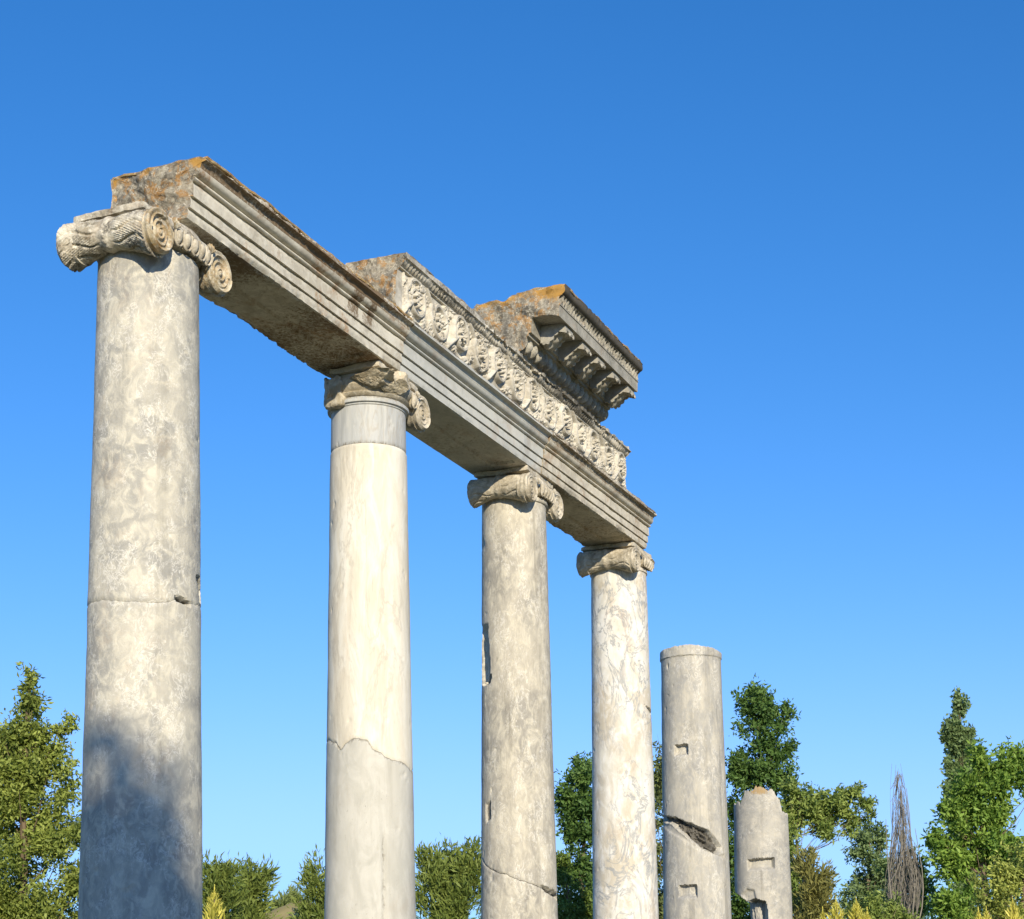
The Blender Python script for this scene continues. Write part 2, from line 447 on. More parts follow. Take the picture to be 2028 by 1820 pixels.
def lathe(name, prof, c, mat, parent, n=96, disp=None, smooth=40, axis='z', close=True):
    """profile of (r, h) pairs turned about an axis through c"""
    P = np.array(prof, float)
    out = [P[0]]
    for a, b in zip(P[:-1], P[1:]):
        k = max(1, int(np.hypot(*(b - a)) / .012))
        for q in range(1, k + 1): out.append(a + (b - a) * q / k)
    P = np.array(out); th = np.linspace(0, 2 * np.pi, n, endpoint=False)
    TH, RR = np.meshgrid(th, P[:, 0], indexing='ij'); HH = np.broadcast_to(P[:, 1], RR.shape)
    if disp is not None: RR = RR + disp(TH, HH, RR)
    if axis == 'z': V = np.stack([c[0] + RR * np.cos(TH), c[1] + RR * np.sin(TH), c[2] + HH], -1)
    else: V = np.stack([c[0] + RR * np.cos(TH), c[1] + HH, c[2] - RR * np.sin(TH)], -1)
    V = V.reshape(-1, 3); m = len(P); F = grid_faces(n, m, close_u=True).tolist()
    if close:
        F.append([k * m for k in range(n)][::-1]); F.append([k * m + m - 1 for k in range(n)])
    return meshobj(name, V, F, mat, parent, smooth)

def column_base(i, parent):
    rb = float(rad(i, .5))
    a = Acc()
    s = rb * 1.42
    V = [(CX[i] + sx_ * s, sy_ * s, z) for z in (-.05, .14) for sx_, sy_ in ((-1, -1), (1, -1), (1, 1), (-1, 1))]
    a.add(V, [[3, 2, 1, 0], [4, 5, 6, 7], [0, 1, 5, 4], [1, 2, 6, 5], [2, 3, 7, 6], [3, 0, 4, 7]])
    prof = [(rb * 1.2, .142)] + [(rb * 1.3 + .06 * math.sin(t), .2 - .058 * math.cos(t)) for t in np.linspace(0, math.pi, 9)] + [(rb * 1.14, .29), (rb * 1.14, .32)] + [(rb * 1.12 + .035 * math.sin(t), .36 - .035 * math.cos(t)) for t in np.linspace(0, math.pi, 7)] + [(rb * 1.05, .40), (rb * 1.05, .44)]
    th = np.linspace(0, 2 * np.pi, 64, endpoint=False); P = np.array(prof)
    V = np.stack([CX[i] + np.outer(np.cos(th), P[:, 0]), np.outer(np.sin(th), P[:, 0]), np.broadcast_to(P[:, 1], (64, len(P)))], -1).reshape(-1, 3)
    a.add(V, grid_faces(64, len(P), close_u=True))
    a.obj('base', MT['base'], parent)

COLG = 'row of ancient columns'
K = []
for i, (lab) in enumerate([
    'nearest grey mottled column, shaded at its foot, ochre scrolled capital under the lintel end',
    'cream column with grey patched lower shaft and grey neck, left volute broken off',
    'weathered tan column with a slot cut in its left edge, third from left',
    'white grey-veined column under the far end of the lintel, last one carrying a capital',
    'bare standing column without capital, two square sockets and a dark diagonal gash',
    'shortest broken column stump with ragged top and a hole near its foot']):
    K.append(empty('stone_column', lab, 'column', (CX[i], 0, 0), COLG))
    column_base(i, K[i]); K[i]['kind'] = 'thing'

ZT = 5.915
# column 1: two drums meeting at a ragged crack
crack = [(-180, 3.80), (-110, 3.80), (-79.6, 3.811), (-45, 3.803), (-29, 3.788), (-.5, 3.777), (22, 3.783), (34, 3.812), (52, 3.803), (75, 3.824), (120, 3.81)]
cf = interp_fn(crack, .008, 3)
def d1(T, Z, x, y):
    d = 0
    for pts, dep in (([(31, 3.83), (40, 3.826), (52, 3.812), (53, 3.785), (44, 3.793), (34, 3.80)], .05), ([(64, 3.99), (80, 4.0), (92, 3.93), (86, 3.85), (76, 3.84), (72, 3.92)], .03)):
        d = d - dep * sstep(-.004, .012, poly_in(T, Z, pts) + .006 * fbm(x, y, Z, 30, 3))
    d = d - .012 * sstep(.010, .0, np.abs(T + 28) * .006) * sstep(.012, 0, np.abs(Z - cf(T)))
    return d
def st1(T, Z, x, y):
    a = .22 * sstep(.016, .0, np.abs(cf(T) - Z))
    for pts in ([(31, 3.83), (40, 3.826), (52, 3.812), (53, 3.785), (44, 3.793), (34, 3.80)], [(64, 3.99), (80, 4.0), (92, 3.93), (86, 3.85), (76, 3.84), (72, 3.92)]):
        a = a + .8 * sstep(-.004, .01, poly_in(T, Z, pts))
    return a
section('shaft', 0, .44, lambda t: cf(t) - .0006, MT['c1'], K[0], d1, stain_shade=st1)
section('shaft', 0, lambda t: cf(t) + .0006, ZT, MT['c1'], K[0], d1, stain_shade=st1)

# column 2: grey neck, cream shaft, grey patched foot
jag = [(-180, 3.33), (-120, 3.36), (-73, 3.38), (-60, 3.355), (-52, 3.343), (-42, 3.287), (-32, 3.33), (-20, 3.364), (-2.6, 3.34), (4, 3.282), (11.5, 3.257), (16, 3.25), (21, 3.22), (44, 3.20), (76, 3.147), (120, 3.2)]
jf = interp_fn(jag, .012, 5)
def d2(T, Z, x, y):
    w = sstep(2.85, 2.45, Z)
    g = -.016 * w * sstep(5, 0, np.abs(T - 17.5)) + .010 * w * sstep(-5, 15, T) * sstep(60, 19, T)
    return g
section('lower_shaft', 1, .44, lambda t: jf(t) - .001, MT['c2b'], K[1], d2, rough=.003, stain_shade=lambda T, Z, x, y: .6 * sstep(.05, .0, jf(T) - Z) + .45 * sstep(2.9, 2.5, Z) * sstep(5, 1, np.abs(T - 17)))
section('shaft', 1, lambda t: jf(t) + .0015, 5.560, MT['c2a'], K[1], None, rough=.003, rscale=.997)
def dn(T, Z, x, y): return .020 * sstep(5.868, 5.876, Z) + .008 * sstep(5.855, 5.859, Z) - .012 * sstep(5.897, 5.902, Z)
section('neck', 1, 5.563, ZT, MT['c2c'], K[1], dn, stain_shade=lambda T, Z, x, y: .55 * sstep(5.60, 5.565, Z) + .5 * sstep(5.87, 5.91, Z), zcuts=(5.872, 5.857, 5.9), rough=.0015, rscale=.985)

# column 3
cr3 = [(-180, 2.6), (-120, 2.7), (-88, 2.735), (-70, 2.66), (-52, 2.59), (-35, 2.55), (-13, 2.514), (10, 2.46), (31, 2.42), (55, 2.38), (76, 2.34), (120, 2.42)]
c3f = interp_fn(cr3, .016, 9)
def d3(T, Z, x, y):
    d = -.055 * sstep(-.006, .016, poly_in(T, Z, [(-92, 4.81), (-54, 4.77), (-47, 4.31), (-92, 4.23)]) + .020 * fbm(x, y, Z, 16, 4)) * sstep(4.80, 4.70, Z)
    d = d - .10 * sstep(-.004, .014, poly_in(T, Z, [(-66, 4.33), (-45, 4.31), (-47, 4.24), (-62, 4.22), (-75, 4.24)]) + .01 * fbm(x, y, Z, 25, 3))
    d = d - .05 * sstep(-.006, .018, poly_in(T, Z, [(32, 2.44), (60, 2.40), (95, 2.36), (95, 2.29), (70, 2.325), (45, 2.37)]) + .008 * fbm(x, y, Z, 25, 3))
    d = d - .022 * sstep(-.004, .02, poly_in(T, Z, [(-62, 3.16), (-48, 3.2), (-46, 3.02), (-60, 2.98)]) + .012 * fbm(x, y, Z, 25, 3))
    d = d - .015 * sstep(.35, .6, fbm(x, y, Z, 4, 4, 33)) * sstep(-30, -70, T)
    d = d + .018 * sstep(5.872, 5.878, Z) * sstep(0, 20, T)
    return d
def st3(T, Z, x, y):  # the slot's black hollow is shade painted in; chips and crack darkened
    a = .9 * sstep(-.01, .015, poly_in(T, Z, [(-66, 4.33), (-45, 4.31), (-47, 4.24), (-62, 4.22), (-75, 4.24)]))
    a = a + .7 * sstep(.0, .02, poly_in(T, Z, [(32, 2.44), (60, 2.40), (95, 2.36), (95, 2.29), (70, 2.325), (45, 2.37)]))
    a = a + .7 * sstep(.0, .02, poly_in(T, Z, [(-62, 3.16), (-48, 3.2), (-46, 3.02), (-60, 2.98)]))
    return a + .45 * sstep(.02, .0, np.abs(c3f(T) - Z))
section('shaft', 2, .44, lambda t: c3f(t) - .002, MT['c3'], K[2], d3, stain_shade=st3, tcuts=(-46, -62))
section('shaft', 2, lambda t: c3f(t) + .002, ZT, MT['c3'], K[2], d3, stain_shade=st3, tcuts=(-46, -62), zcuts=(5.875,))

# column 4
def d4(T, Z, x, y):
    d = -.045 * sstep(-.004, .012, poly_in(T, Z, [(50, 4.45), (70, 4.43), (95, 4.40), (95, 4.35), (75, 4.375)]) + .006 * fbm(x, y, Z, 25, 3))
    d = d - .005 * sstep(.006, .001, line_d(T, Z, [(-86, 2.54), (-50, 2.42), (-12, 2.34), (15, 2.42), (38, 2.452), (66, 2.457)]) + .004 * fbm(x, y, Z, 12, 3))
    d = d + .012 * sstep(5.874, 5.880, Z) + .012 * sstep(.02, 0, np.abs(Z - 3.0)) * sstep(20, 0, np.abs(T - 85))
    return d
section('shaft', 3, .44, ZT, MT['c4'], K[3], d4, zcuts=(5.877,), dz=.012)

# column 5: worn collar, two square sockets, diagonal gash
def socket(T, Z, t0, t1, z0, z1, dep, slope=.0):
    Z = Z + .010 * fbm(T * .1, Z * 8, 0 * T, 2.5, 4, 31); T = T + 2.2 * fbm(T * .1, Z * 8, 0 * T + 4, 2.5, 4, 32)
    return -dep * sstep(t0 - .4, t0 + .4, T) * sstep(t1 + .4, t1 - .4, T) * sstep(z0 - .003, z0 + .003 + slope, Z) * sstep(z1 + .003, z1 - .003, Z)
def d5(T, Z, x, y):
    d = socket(T, Z, -37, -10, 4.20, 4.347, .075, .06) + socket(T, Z, -31.8, .8, 2.54, 2.694, .075, .06)
    up = [(-100, 3.60), (-75, 3.545), (-31, 3.481), (-2, 3.397), (21, 3.339), (38, 3.23), (52, 3.138), (46, 3.05), (41, 3.042), (11, 3.114), (-16, 3.25), (-46, 3.413), (-84, 3.475), (-100, 3.50)]
    q = poly_in(T, Z, up) + .016 * fbm(x, y, Z, 14, 4, 71)
    s = sstep(-.004, .02, q)
    d = d - s * (.05 + .16 * np.abs(fbm(x + Z * .7, y, Z * 1.3 + .6 * T * .006, 11, 4, 72)))
    led = poly_in(T, Z, [(-100, 3.50), (-84, 3.475), (-46, 3.413), (-16, 3.25), (11, 3.114), (41, 3.042), (60, 3.06), (62, 2.985), (35, 3.02), (0, 3.11), (-30, 3.25), (-70, 3.39), (-100, 3.42)])
    d = d - .012 * sstep(-.005, .02, led)
    d = d + .012 * sstep(5.398, 5.406, Z) * (1 + .5 * fbm(x, y, Z, 8, 3)) - .014 * np.clip(fbm(x, y, Z, 10, 3, 5), 0, 1) * sstep(5.40, 5.5, Z)
    d = d - .018 * sstep(.02, .005, np.hypot((T + 50) * .006, (Z - 5.30) * .5))
    return d
def st5(T, Z, x, y):  # gash: dark lichen plus painted shade, beyond what the overhang casts
    up = [(-100, 3.60), (-75, 3.545), (-31, 3.481), (-2, 3.397), (21, 3.339), (38, 3.23), (52, 3.138), (46, 3.05), (41, 3.042), (11, 3.114), (-16, 3.25), (-46, 3.413), (-84, 3.475), (-100, 3.50)]
    return .85 * sstep(.0, .03, poly_in(T, Z, up) + .016 * fbm(x, y, Z, 14, 4, 71)) + .25 * sstep(5.40, 5.46, Z) * sstep(20, -60, T)
top5 = interp_fn([(-180, 5.50), (-89, 5.505), (-1, 5.53), (76, 5.48), (130, 5.49)], .014, 15)
section('shaft', 4, .44, top5, MT['c5'], K[4], d5, stain_shade=st5, tcuts=(-37, -10, -31.8, .8), zcuts=(4.2, 4.347, 2.54, 2.694, 5.402), dz=.011, nth=260, cap_top=True)

# column 6: broken top, socket, crack and a breach at the foot
top6 = interp_fn([(-180, 3.72), (-130, 3.82), (-95, 3.93), (-67, 3.955), (-49, 3.961), (-38, 4.021), (-31, 4.101), (-14, 4.136), (-3, 4.158), (13, 4.122), (30, 4.115), (42, 4.026), (48.5, 3.911), (51.6, 3.812), (89, 3.789), (130, 3.75)], .085, 21)
def d6(T, Z, x, y):
    tw = wrap(T)
    zt_ = 3.19 + .0003 * T
    d = -.08 * sstep(-32, -31, T) * sstep(27, 25, T) * sstep(3.03, 3.10, Z) * sstep(zt_ + .003, zt_ - .003, Z)
    d = d - .008 * sstep(.007, .001, line_d(T, Z, [(21, 2.99), (16, 2.85), (13, 2.745), (8, 2.62), (5, 2.45), (4, 2.0)]) + .003 * fbm(x, y, Z, 15, 3))
    edge = np.interp(tw, [-180, -150, -89, -50, -37, -20, 5, 8, 9], [2.6, 2.72, 2.79, 2.69, 2.62, 2.66, 2.625, 2.5, 2.0])
    m = sstep(edge + .002, edge - .003, Z + .02 * fbm(x, y, Z, 10, 3)) * sstep(8.5, 4.5, tw) * sstep(1.2, 1.5, Z)
    inner = np.where(tw > -36, .19, .21)
    d = d - m * (inner + .04 * fbm(x, y, Z, 9, 3))
    fac = poly_in(T, Z, [(-50, 2.72), (-36, 2.80), (-18, 2.78), (-14, 2.66), (-20, 2.64), (-37, 2.60)])
    d = d - .03 * sstep(-.01, .03, fac)
    return d
section('shaft', 5, .44, top6, MT['c6'], K[5], d6, stain_shade=lambda T, Z, x, y: .75 * sstep(3.98, 4.10, Z) * sstep(45, 5, np.abs(T + 2)), tcuts=(-31.5, 26), zcuts=(3.19,), dz=.012, nth=240, cap_top=True, dome=-.05)

# ---------------------------------------------------------------- capitals
def rough_box(lo, hi, step=.02, amp=.01, f=7, seed=0, rnd=.02):
    lo = np.array(lo, float); hi = np.array(hi, float); a = Acc()
    for ax in range(3):
        u, w = (ax + 1) % 3, (ax + 2) % 3
        nu = max(2, int((hi[u] - lo[u]) / step) + 1); nw = max(2, int((hi[w] - lo[w]) / step) + 1)
        U, Wd = np.meshgrid(np.linspace(lo[u], hi[u], nu), np.linspace(lo[w], hi[w], nw), indexing='ij')
        for s in (0, 1):
            P = np.zeros((nu, nw, 3)); P[..., u] = U; P[..., w] = Wd; P[..., ax] = (lo, hi)[s][ax]
            F = grid_faces(nu, nw)
            a.add(P.reshape(-1, 3), F if s else F[:, ::-1])
    V = np.concatenate(a.V); c = (lo + hi) / 2; h = (hi - lo) / 2
    q = V - c; core = np.clip(q, -(h - rnd), h - rnd); dd = q - core
    n = np.linalg.norm(dd, axis=1, keepdims=True)
    V = c + core + np.where(n > 1e-9, dd / np.maximum(n, 1e-9) * np.minimum(n, rnd), 0)
    g = np.stack([fbm(V[:, 0], V[:, 1], V[:, 2], f, 4, seed + k) for k in (0, 31, 62)], -1)
    return V + amp * g * 1.6, a.F

def weld(o, d=.0006):
    bm = bmesh.new(); bm.from_mesh(o.data); bmesh.ops.remove_doubles(bm, verts=bm.verts, dist=d)
    bmesh.ops.recalc_face_normals(bm, faces=bm.faces); bm.to_mesh(o.data); bm.free()
    o.data.polygons.foreach_set('use_smooth', np.ones(len(o.data.polygons), bool)); o.data.set_sharp_from_angle(angle=R(38))

def volute(parent, cx, cz, y, sgn, rmax, mat, wear=0.0, drop=0.0, depth=.09, seed=0, name='volute', turns=2.35, side=1):
    """scroll disc facing sgn*y with a raised spiral fillet; wear rubs the carving off"""
    nr, nt = 44, 132
    rr = np.linspace(0, 1, nr); th = np.linspace(0, 2 * np.pi, nt, endpoint=False)
    TH, RR = np.meshgrid(th, rr, indexing='ij')
    ph = TH if side > 0 else (np.pi - TH)
    out = rmax * (1 + .10 * np.cos(ph - 1.9)) * (1 + drop * np.clip(-np.sin(TH), 0, 1) ** 2)
    rad_ = RR * out[:, :1]
    # thin fillet winding out from the eye, a smooth dished field and a raised rim
    t = (RR / .66) ** .85 * turns - ph / (2 * np.pi)
    fr = t - np.floor(t)
    ridge = np.exp(-((fr - .5) / .17) ** 2)
    inn = sstep(.10, .17, RR) * sstep(.74, .64, RR)
    hgt = .014 * ridge * inn - .016 * sstep(.95, .55, RR) + .006 * sstep(.4, .1, RR)
    hgt = np.where(RR < .13, hgt + .014 * np.sqrt(np.clip(1 - (RR / .13) ** 2, 0, 1)), hgt)
    tail = np.exp(-((RR - (.66 + .30 * ((ph / (2 * np.pi)) % 1))) / .045) ** 2)
    hgt = (hgt + .012 * tail * sstep(.98, .9, RR)) * (1 - wear)
    hgt = hgt - .012 * sstep(.94, 1.0, RR)
    X = cx + rad_ * np.cos(TH); Zz = cz + rad_ * np.sin(TH)
    g = fbm(X, Zz, 0 * X + seed, 16, 5, seed)
    hgt = hgt + (.004 + .02 * wear) * g - .010 * sstep(.3, .55, fbm(X, Zz, 0 * X + seed, 9, 4, seed + 5))
    rim = 1 - (.02 + .09 * wear) * np.clip(fbm(X, Zz, 0 * X, 10, 3, seed + 3), 0, 1) * sstep(.75, 1, RR)
    X = cx + (X - cx) * rim; Zz = cz + (Zz - cz) * rim
    Y = y + sgn * hgt
    V = np.stack([X, Y, Zz], -1)
    # side wall
    rows = 7
    W_ = np.zeros((nt, rows, 3))
    for q in range(rows):
        s = (q + 1) / rows
        k = 1 - .10 * s - .035 * (1 if q in (1, 4) else 0)
        W_[:, q, 0] = cx + (V[:, -1, 0] - cx) * k; W_[:, q, 2] = cz + (V[:, -1, 2] - cz) * k
        W_[:, q, 1] = V[:, -1, 1] - sgn * depth * s
    A = np.concatenate([V, W_], 1)
    F = grid_faces(nt, nr + rows, close_u=True)
    if sgn < 0: F = F[:, ::-1]
    Fl = F.tolist(); m = nr + rows
    Fl.append([k * m + m - 1 for k in range(nt)])
    o = meshobj(name, A.reshape(-1, 3), Fl, mat, parent)
    weld(o, .0003)
    return o

def baluster(parent, cx, cz, y0, y1, mat, leaf=.012, seed=0, rend=.130, rmid=.094, chip=0.0, s0=0.0):
    L = (y1 - y0) / (1 - s0); y0 = y1 - L
    prof = []
    for s in np.linspace(s0, 1, 60):
        e = abs(2 * s - 1)
        r = rmid + (rend - rmid) * e ** 1.8 + .010 * math.exp(-((s - .5) / .05) ** 2)
        prof.append((r, s * L))
    def disp(T, H, RR):
        s = H / L
        ax = np.abs(2 * s - 1)
        w = sstep(.12, .35, ax)
        # overlapping pointed leaves running out to both rims
        ph = T * 5 / np.pi * .5 * 2
        k = np.abs(((T / (2 * np.pi) * 9 + .35 * np.sin(ax * 6)) % 1) - .5) * 2
        rib = np.abs(((T / (2 * np.pi) * 9 * 6 + ax * 7 + .5 * np.sin(T * 3)) % 1) - .5) * 2
        d = leaf * w * (sstep(0, .35, k) * .9 + .45 * (rib - .5) - .5)
        d = d + leaf * .8 * sstep(.05, .0, np.abs(s - .5)) * np.abs(np.sin(T * 10)) * .25
        x = cx + RR * np.cos(T); z = cz + RR * np.sin(T)
        d = d + .014 * fbm(x, H, z, 11, 5, seed) - chip * sstep(.1, .35, fbm(x, H, z, 5, 3, seed + 4))
        return d
    o = lathe('baluster', prof, (cx, y0, cz), mat, parent, n=150, disp=disp, axis='y')
    co = np.empty(len(o.data.vertices) * 3); o.data.vertices.foreach_get('co', co); co = co.reshape(-1, 3)
    s = (co[:, 1] - y0) / L; e = np.abs(2 * s - 1)
    co[:, 2] += .050 * (1 - e ** 1.7) + np.where(s > .5, .018 * e, 0)
    o.data.vertices.foreach_set('co', co.ravel()); o.data.update()
    return o

def eggs(parent, cx, xs, y, z, mat, rot=0, sw=.033, sh=.05):
    a = Acc()
    for k, x in enumerate(xs):
        U, Vv = np.meshgrid(np.linspace(0, 2 * np.pi, 20, endpoint=False), np.linspace(-np.pi / 2, np.pi / 2, 12), indexing='ij')
        px = np.cos(U) * np.cos(Vv); py = np.sin(U) * np.cos(Vv); pz = np.sin(Vv)
        rx = sw * (1 + .18 * pz)
        yy = y + (x / .33) ** 2 * .05
        a.add(np.stack([cx + x + rx * px + .012 * pz * 0, yy + .034 * py + .012 * pz * -1, z + sh * pz], -1).reshape(-1, 3), grid_faces(20, 12, close_u=True))
        # shell round the egg
        t = np.linspace(.15 * np.pi, 1.0 * np.pi - .15 * np.pi, 16) + np.pi
        c = np.stack([cx + x + 1.25 * sw * np.cos(t) * 1.02, 0 * t + yy - .012, z + .008 + 1.22 * sh * np.sin(t)], -1)
        c = np.concatenate([[[cx + x - 1.3 * sw, yy - .02, z + sh]], c, [[cx + x + 1.3 * sw, yy - .02, z + sh]]])
        V, F = tube(c, [.0085] * len(c), 6); a.add(V, F)
        # dart
        V, F = tube([(cx + x + 1.5 * sw, yy - .012, z + sh), (cx + x + 1.5 * sw, yy - .016, z), (cx + x + 1.5 * sw, yy - .004, z - sh)], [.007, .008, .002], 5); a.add(V, F)
    return a.obj('egg_and_dart', mat, parent, smooth=60)

def tube(P, Rr, n=8):
    P = np.array(P, float); m = len(P); V = np.zeros((m, n, 3))
    T = np.gradient(P, axis=0); T /= np.linalg.norm(T, axis=1, keepdims=True) + 1e-12
    ref = np.array([0, 0, 1.]) if abs(T[0, 2]) < .8 else np.array([1., 0, 0])
    for k in range(m):
        u = np.cross(T[k], ref); u /= np.linalg.norm(u) + 1e-12; w = np.cross(u, T[k]); ref = np.cross(T[k], u) * -1 if False else ref
        a = np.linspace(0, 2 * np.pi, n, endpoint=False)
        V[k] = P[k] + Rr[k] * (np.cos(a)[:, None] * u + np.sin(a)[:, None] * w)
    F = grid_faces(m, n, close_v=True).tolist()
    F.append(list(range(n))); F.append(list(range((m - 1) * n, m * n))[::-1])
    return V.reshape(-1, 3), F

def palmette(a, x, y, z, s=1.0, flip=1):
    for k in range(5):
        t = (-50 + 25 * k) * flip
        c, sn = math.cos(R(90 - t)), math.sin(R(90 - t))
        V, F = tube([(x, y, z), (x + .03 * c * s, y - .014, z + .03 * sn * s), (x + .055 * c * s, y - .008, z + .055 * sn * s)], [.006, .009, .004], 6)
        a.add(V, F)

def rock(parent, c, size, mat, name='broken_face', seed=0, planes=16):
    """angular fractured lump cut by flat breaks"""
    rnd = random.Random(seed)
    V, F = rough_box((-1, -1, -1), (1, 1, 1), .05, 0, 1, 0, .0)
    for _ in range(planes):
        nvec = np.array([rnd.gauss(0, 1) for _ in range(3)]); nvec /= np.linalg.norm(nvec)
        dlim = rnd.uniform(.52, .95)
        V = V - np.clip(V @ nvec - dlim, 0, None)[:, None] * nvec
    st = .09 * np.round(6 * fbm(V[:, 0], V[:, 1], V[:, 2], 1.6, 3, seed)) / 3      # stepped breaks
    nn = V / np.maximum(np.linalg.norm(V, axis=1, keepdims=True), 1e-9)
    V = V + nn * (st + .05 * fbm(V[:, 0], V[:, 1], V[:, 2], 6, 4, seed + 3))[:, None]
    V = V * np.array(size) * 1.15 + np.array(c)
    o = meshobj(name, V, F, mat, parent); weld(o, .0005); o.data.set_sharp_from_angle(angle=R(22))
    return o

def capital(i, kind):
    x = CX[i]; par = K[i]
    mat = MT['cap'] if i == 0 else MT['cap2']
    vm = MT['volute'] if i == 0 else MT['cap2']
    cap = lathe('capital', [(.27, 0), (.30, .012), (.312, .03), (.30, .04), (.315, .055), (.335, .085), (.33, .12), (.30, .17), (.26, .20)], (x, 0, ZT + .001), mat, par,
                disp=lambda T, H, RR: .008 * fbm(np.cos(T) * 2, np.sin(T) * 2, H * 6 + i * 9, 3, 4, i))
    zc = 5.932; vx = .325
    # abacus
    V, F = rough_box((x - .32, -.262 if i else -.20, 6.105), (x + .335, (.32, .16, .25, .30)[i], 6.152), .018, .012, 9, i * 5, .012)
    o = meshobj('abacus', V, F, mat, cap); weld(o)
    # band joining the scrolls
    V, F = rough_box((x - vx, -.30, 5.985), (x + vx, -.20, 6.085), .018, .007, 9, i * 5 + 2, .02)
    V[:, 2] -= .02 * np.clip(1 - ((V[:, 0] - x) / vx) ** 2, 0, 1)
    o = meshobj('canalis', V, F, mat, cap); weld(o)
    V, F = rough_box((x - (vx if i != 1 else .08), .20, 5.985), (x + vx, (.31, .31, .24, .29)[i], 6.085), .03, .007, 9, i * 5 + 3, .02)
    o = meshobj('canalis', V, F, mat, cap); weld(o)
    # left side
    if kind[0] == 'ok':
        baluster(cap, x - vx, zc, -.27, (.32, 0, .26, .30)[i], mat, .015 if i == 0 else .010, i, rend=(.13, 0, .12, .125)[i])
        volute(cap, x - vx, zc, -.315, -1, .132, vm, wear=.0 if i == 0 else .28, seed=i * 3, side=-1)
    elif kind[0] == 'rock':
        V, F = rough_box((x - .335, .05, 5.86), (x - .05, .20, 6.10), .014, .045, 9, 63, .03)
        o = meshobj('broken_core', V, F, MT['cap2'], cap); weld(o)
        rock(cap, (x - .27, -.20, 6.045), (.13, .17, .095), MT['raw_pale'], seed=4)
        rock(cap, (x - .12, -.27, 6.03), (.17, .10, .095), MT['raw_pale'], seed=8)
    if i in (0, 3): volute(cap, x - vx, zc + .015, (.335, 0, 0, .31)[i], 1, .132, mat, wear=.3, seed=i * 3 + 1, side=-1)
    # right side
    if kind[1] == 'ok':
        baluster(cap, x + vx - .01, zc, -.27, .34, mat, .010, i + 20)
        volute(cap, x + vx - .02, zc, -.315, -1, .128, vm, wear=0 if i == 0 else (.12 if i == 1 else .3), seed=i * 3 + 9, drop=.10, side=1)
    else:
        baluster(cap, x + vx - .06, zc + .02, -.16, .34, mat, .010, i + 20, rend=.10, chip=.02)
        rock(cap, (x + .24, -.24, 6.06), (.09, .09, .055), mat, seed=12)
    volute(cap, x + vx, zc, .35, 1, .132, mat, wear=.3, seed=i * 3 + 2, side=1)
    if kind[2]:
        eggs(cap, x, kind[2], -.315, 5.972, MT['cap2'])
        for ox, fl in ((-.20, 1), (.17, -1)):
            if fl < 0 and kind[1] != 'ok': continue
            a = Acc(); palmette(a, x + ox, -.325, 6.005, 1, fl)
            a.obj('palmette', vm if i == 0 else mat, cap, smooth=60)
    return cap

MT['raw_pale'] = stone('fractured_pale_marble', (.36, .30, .20), (.54, .465, .33), (.68, .61, .46), .7, scale=2.0, seed=83.0, bump=.6, dark=.3)
capital(0, ('ok', 'ok', [-.15, -.075, 0, .075, .145]))
capital(1, ('rock', 'ok', [.14]))
capital(2, ('ok', 'ok', [-.10, -.04, .02, .08, .14]))
capital(3, ('ok', 'broken', [-.08, -.01, .06, .13]))

# ---------------------------------------------------------------- lintel blocks
def resample(prof, step, closed=True):
    P = np.array(prof, float); out = []; cor = []
    n = len(P)
    for a in range(n if closed else n - 1):
        p, q = P[a], P[(a + 1) % n]
        k = max(1, int(np.hypot(*(q - p)) / step))
        for j in range(k): out.append(p + (q - p) * j / k); cor.append(a if j == 0 else -1)
    if not closed: out.append(P[-1]); cor.append(n - 1)
    return np.array(out), np.array(cor)

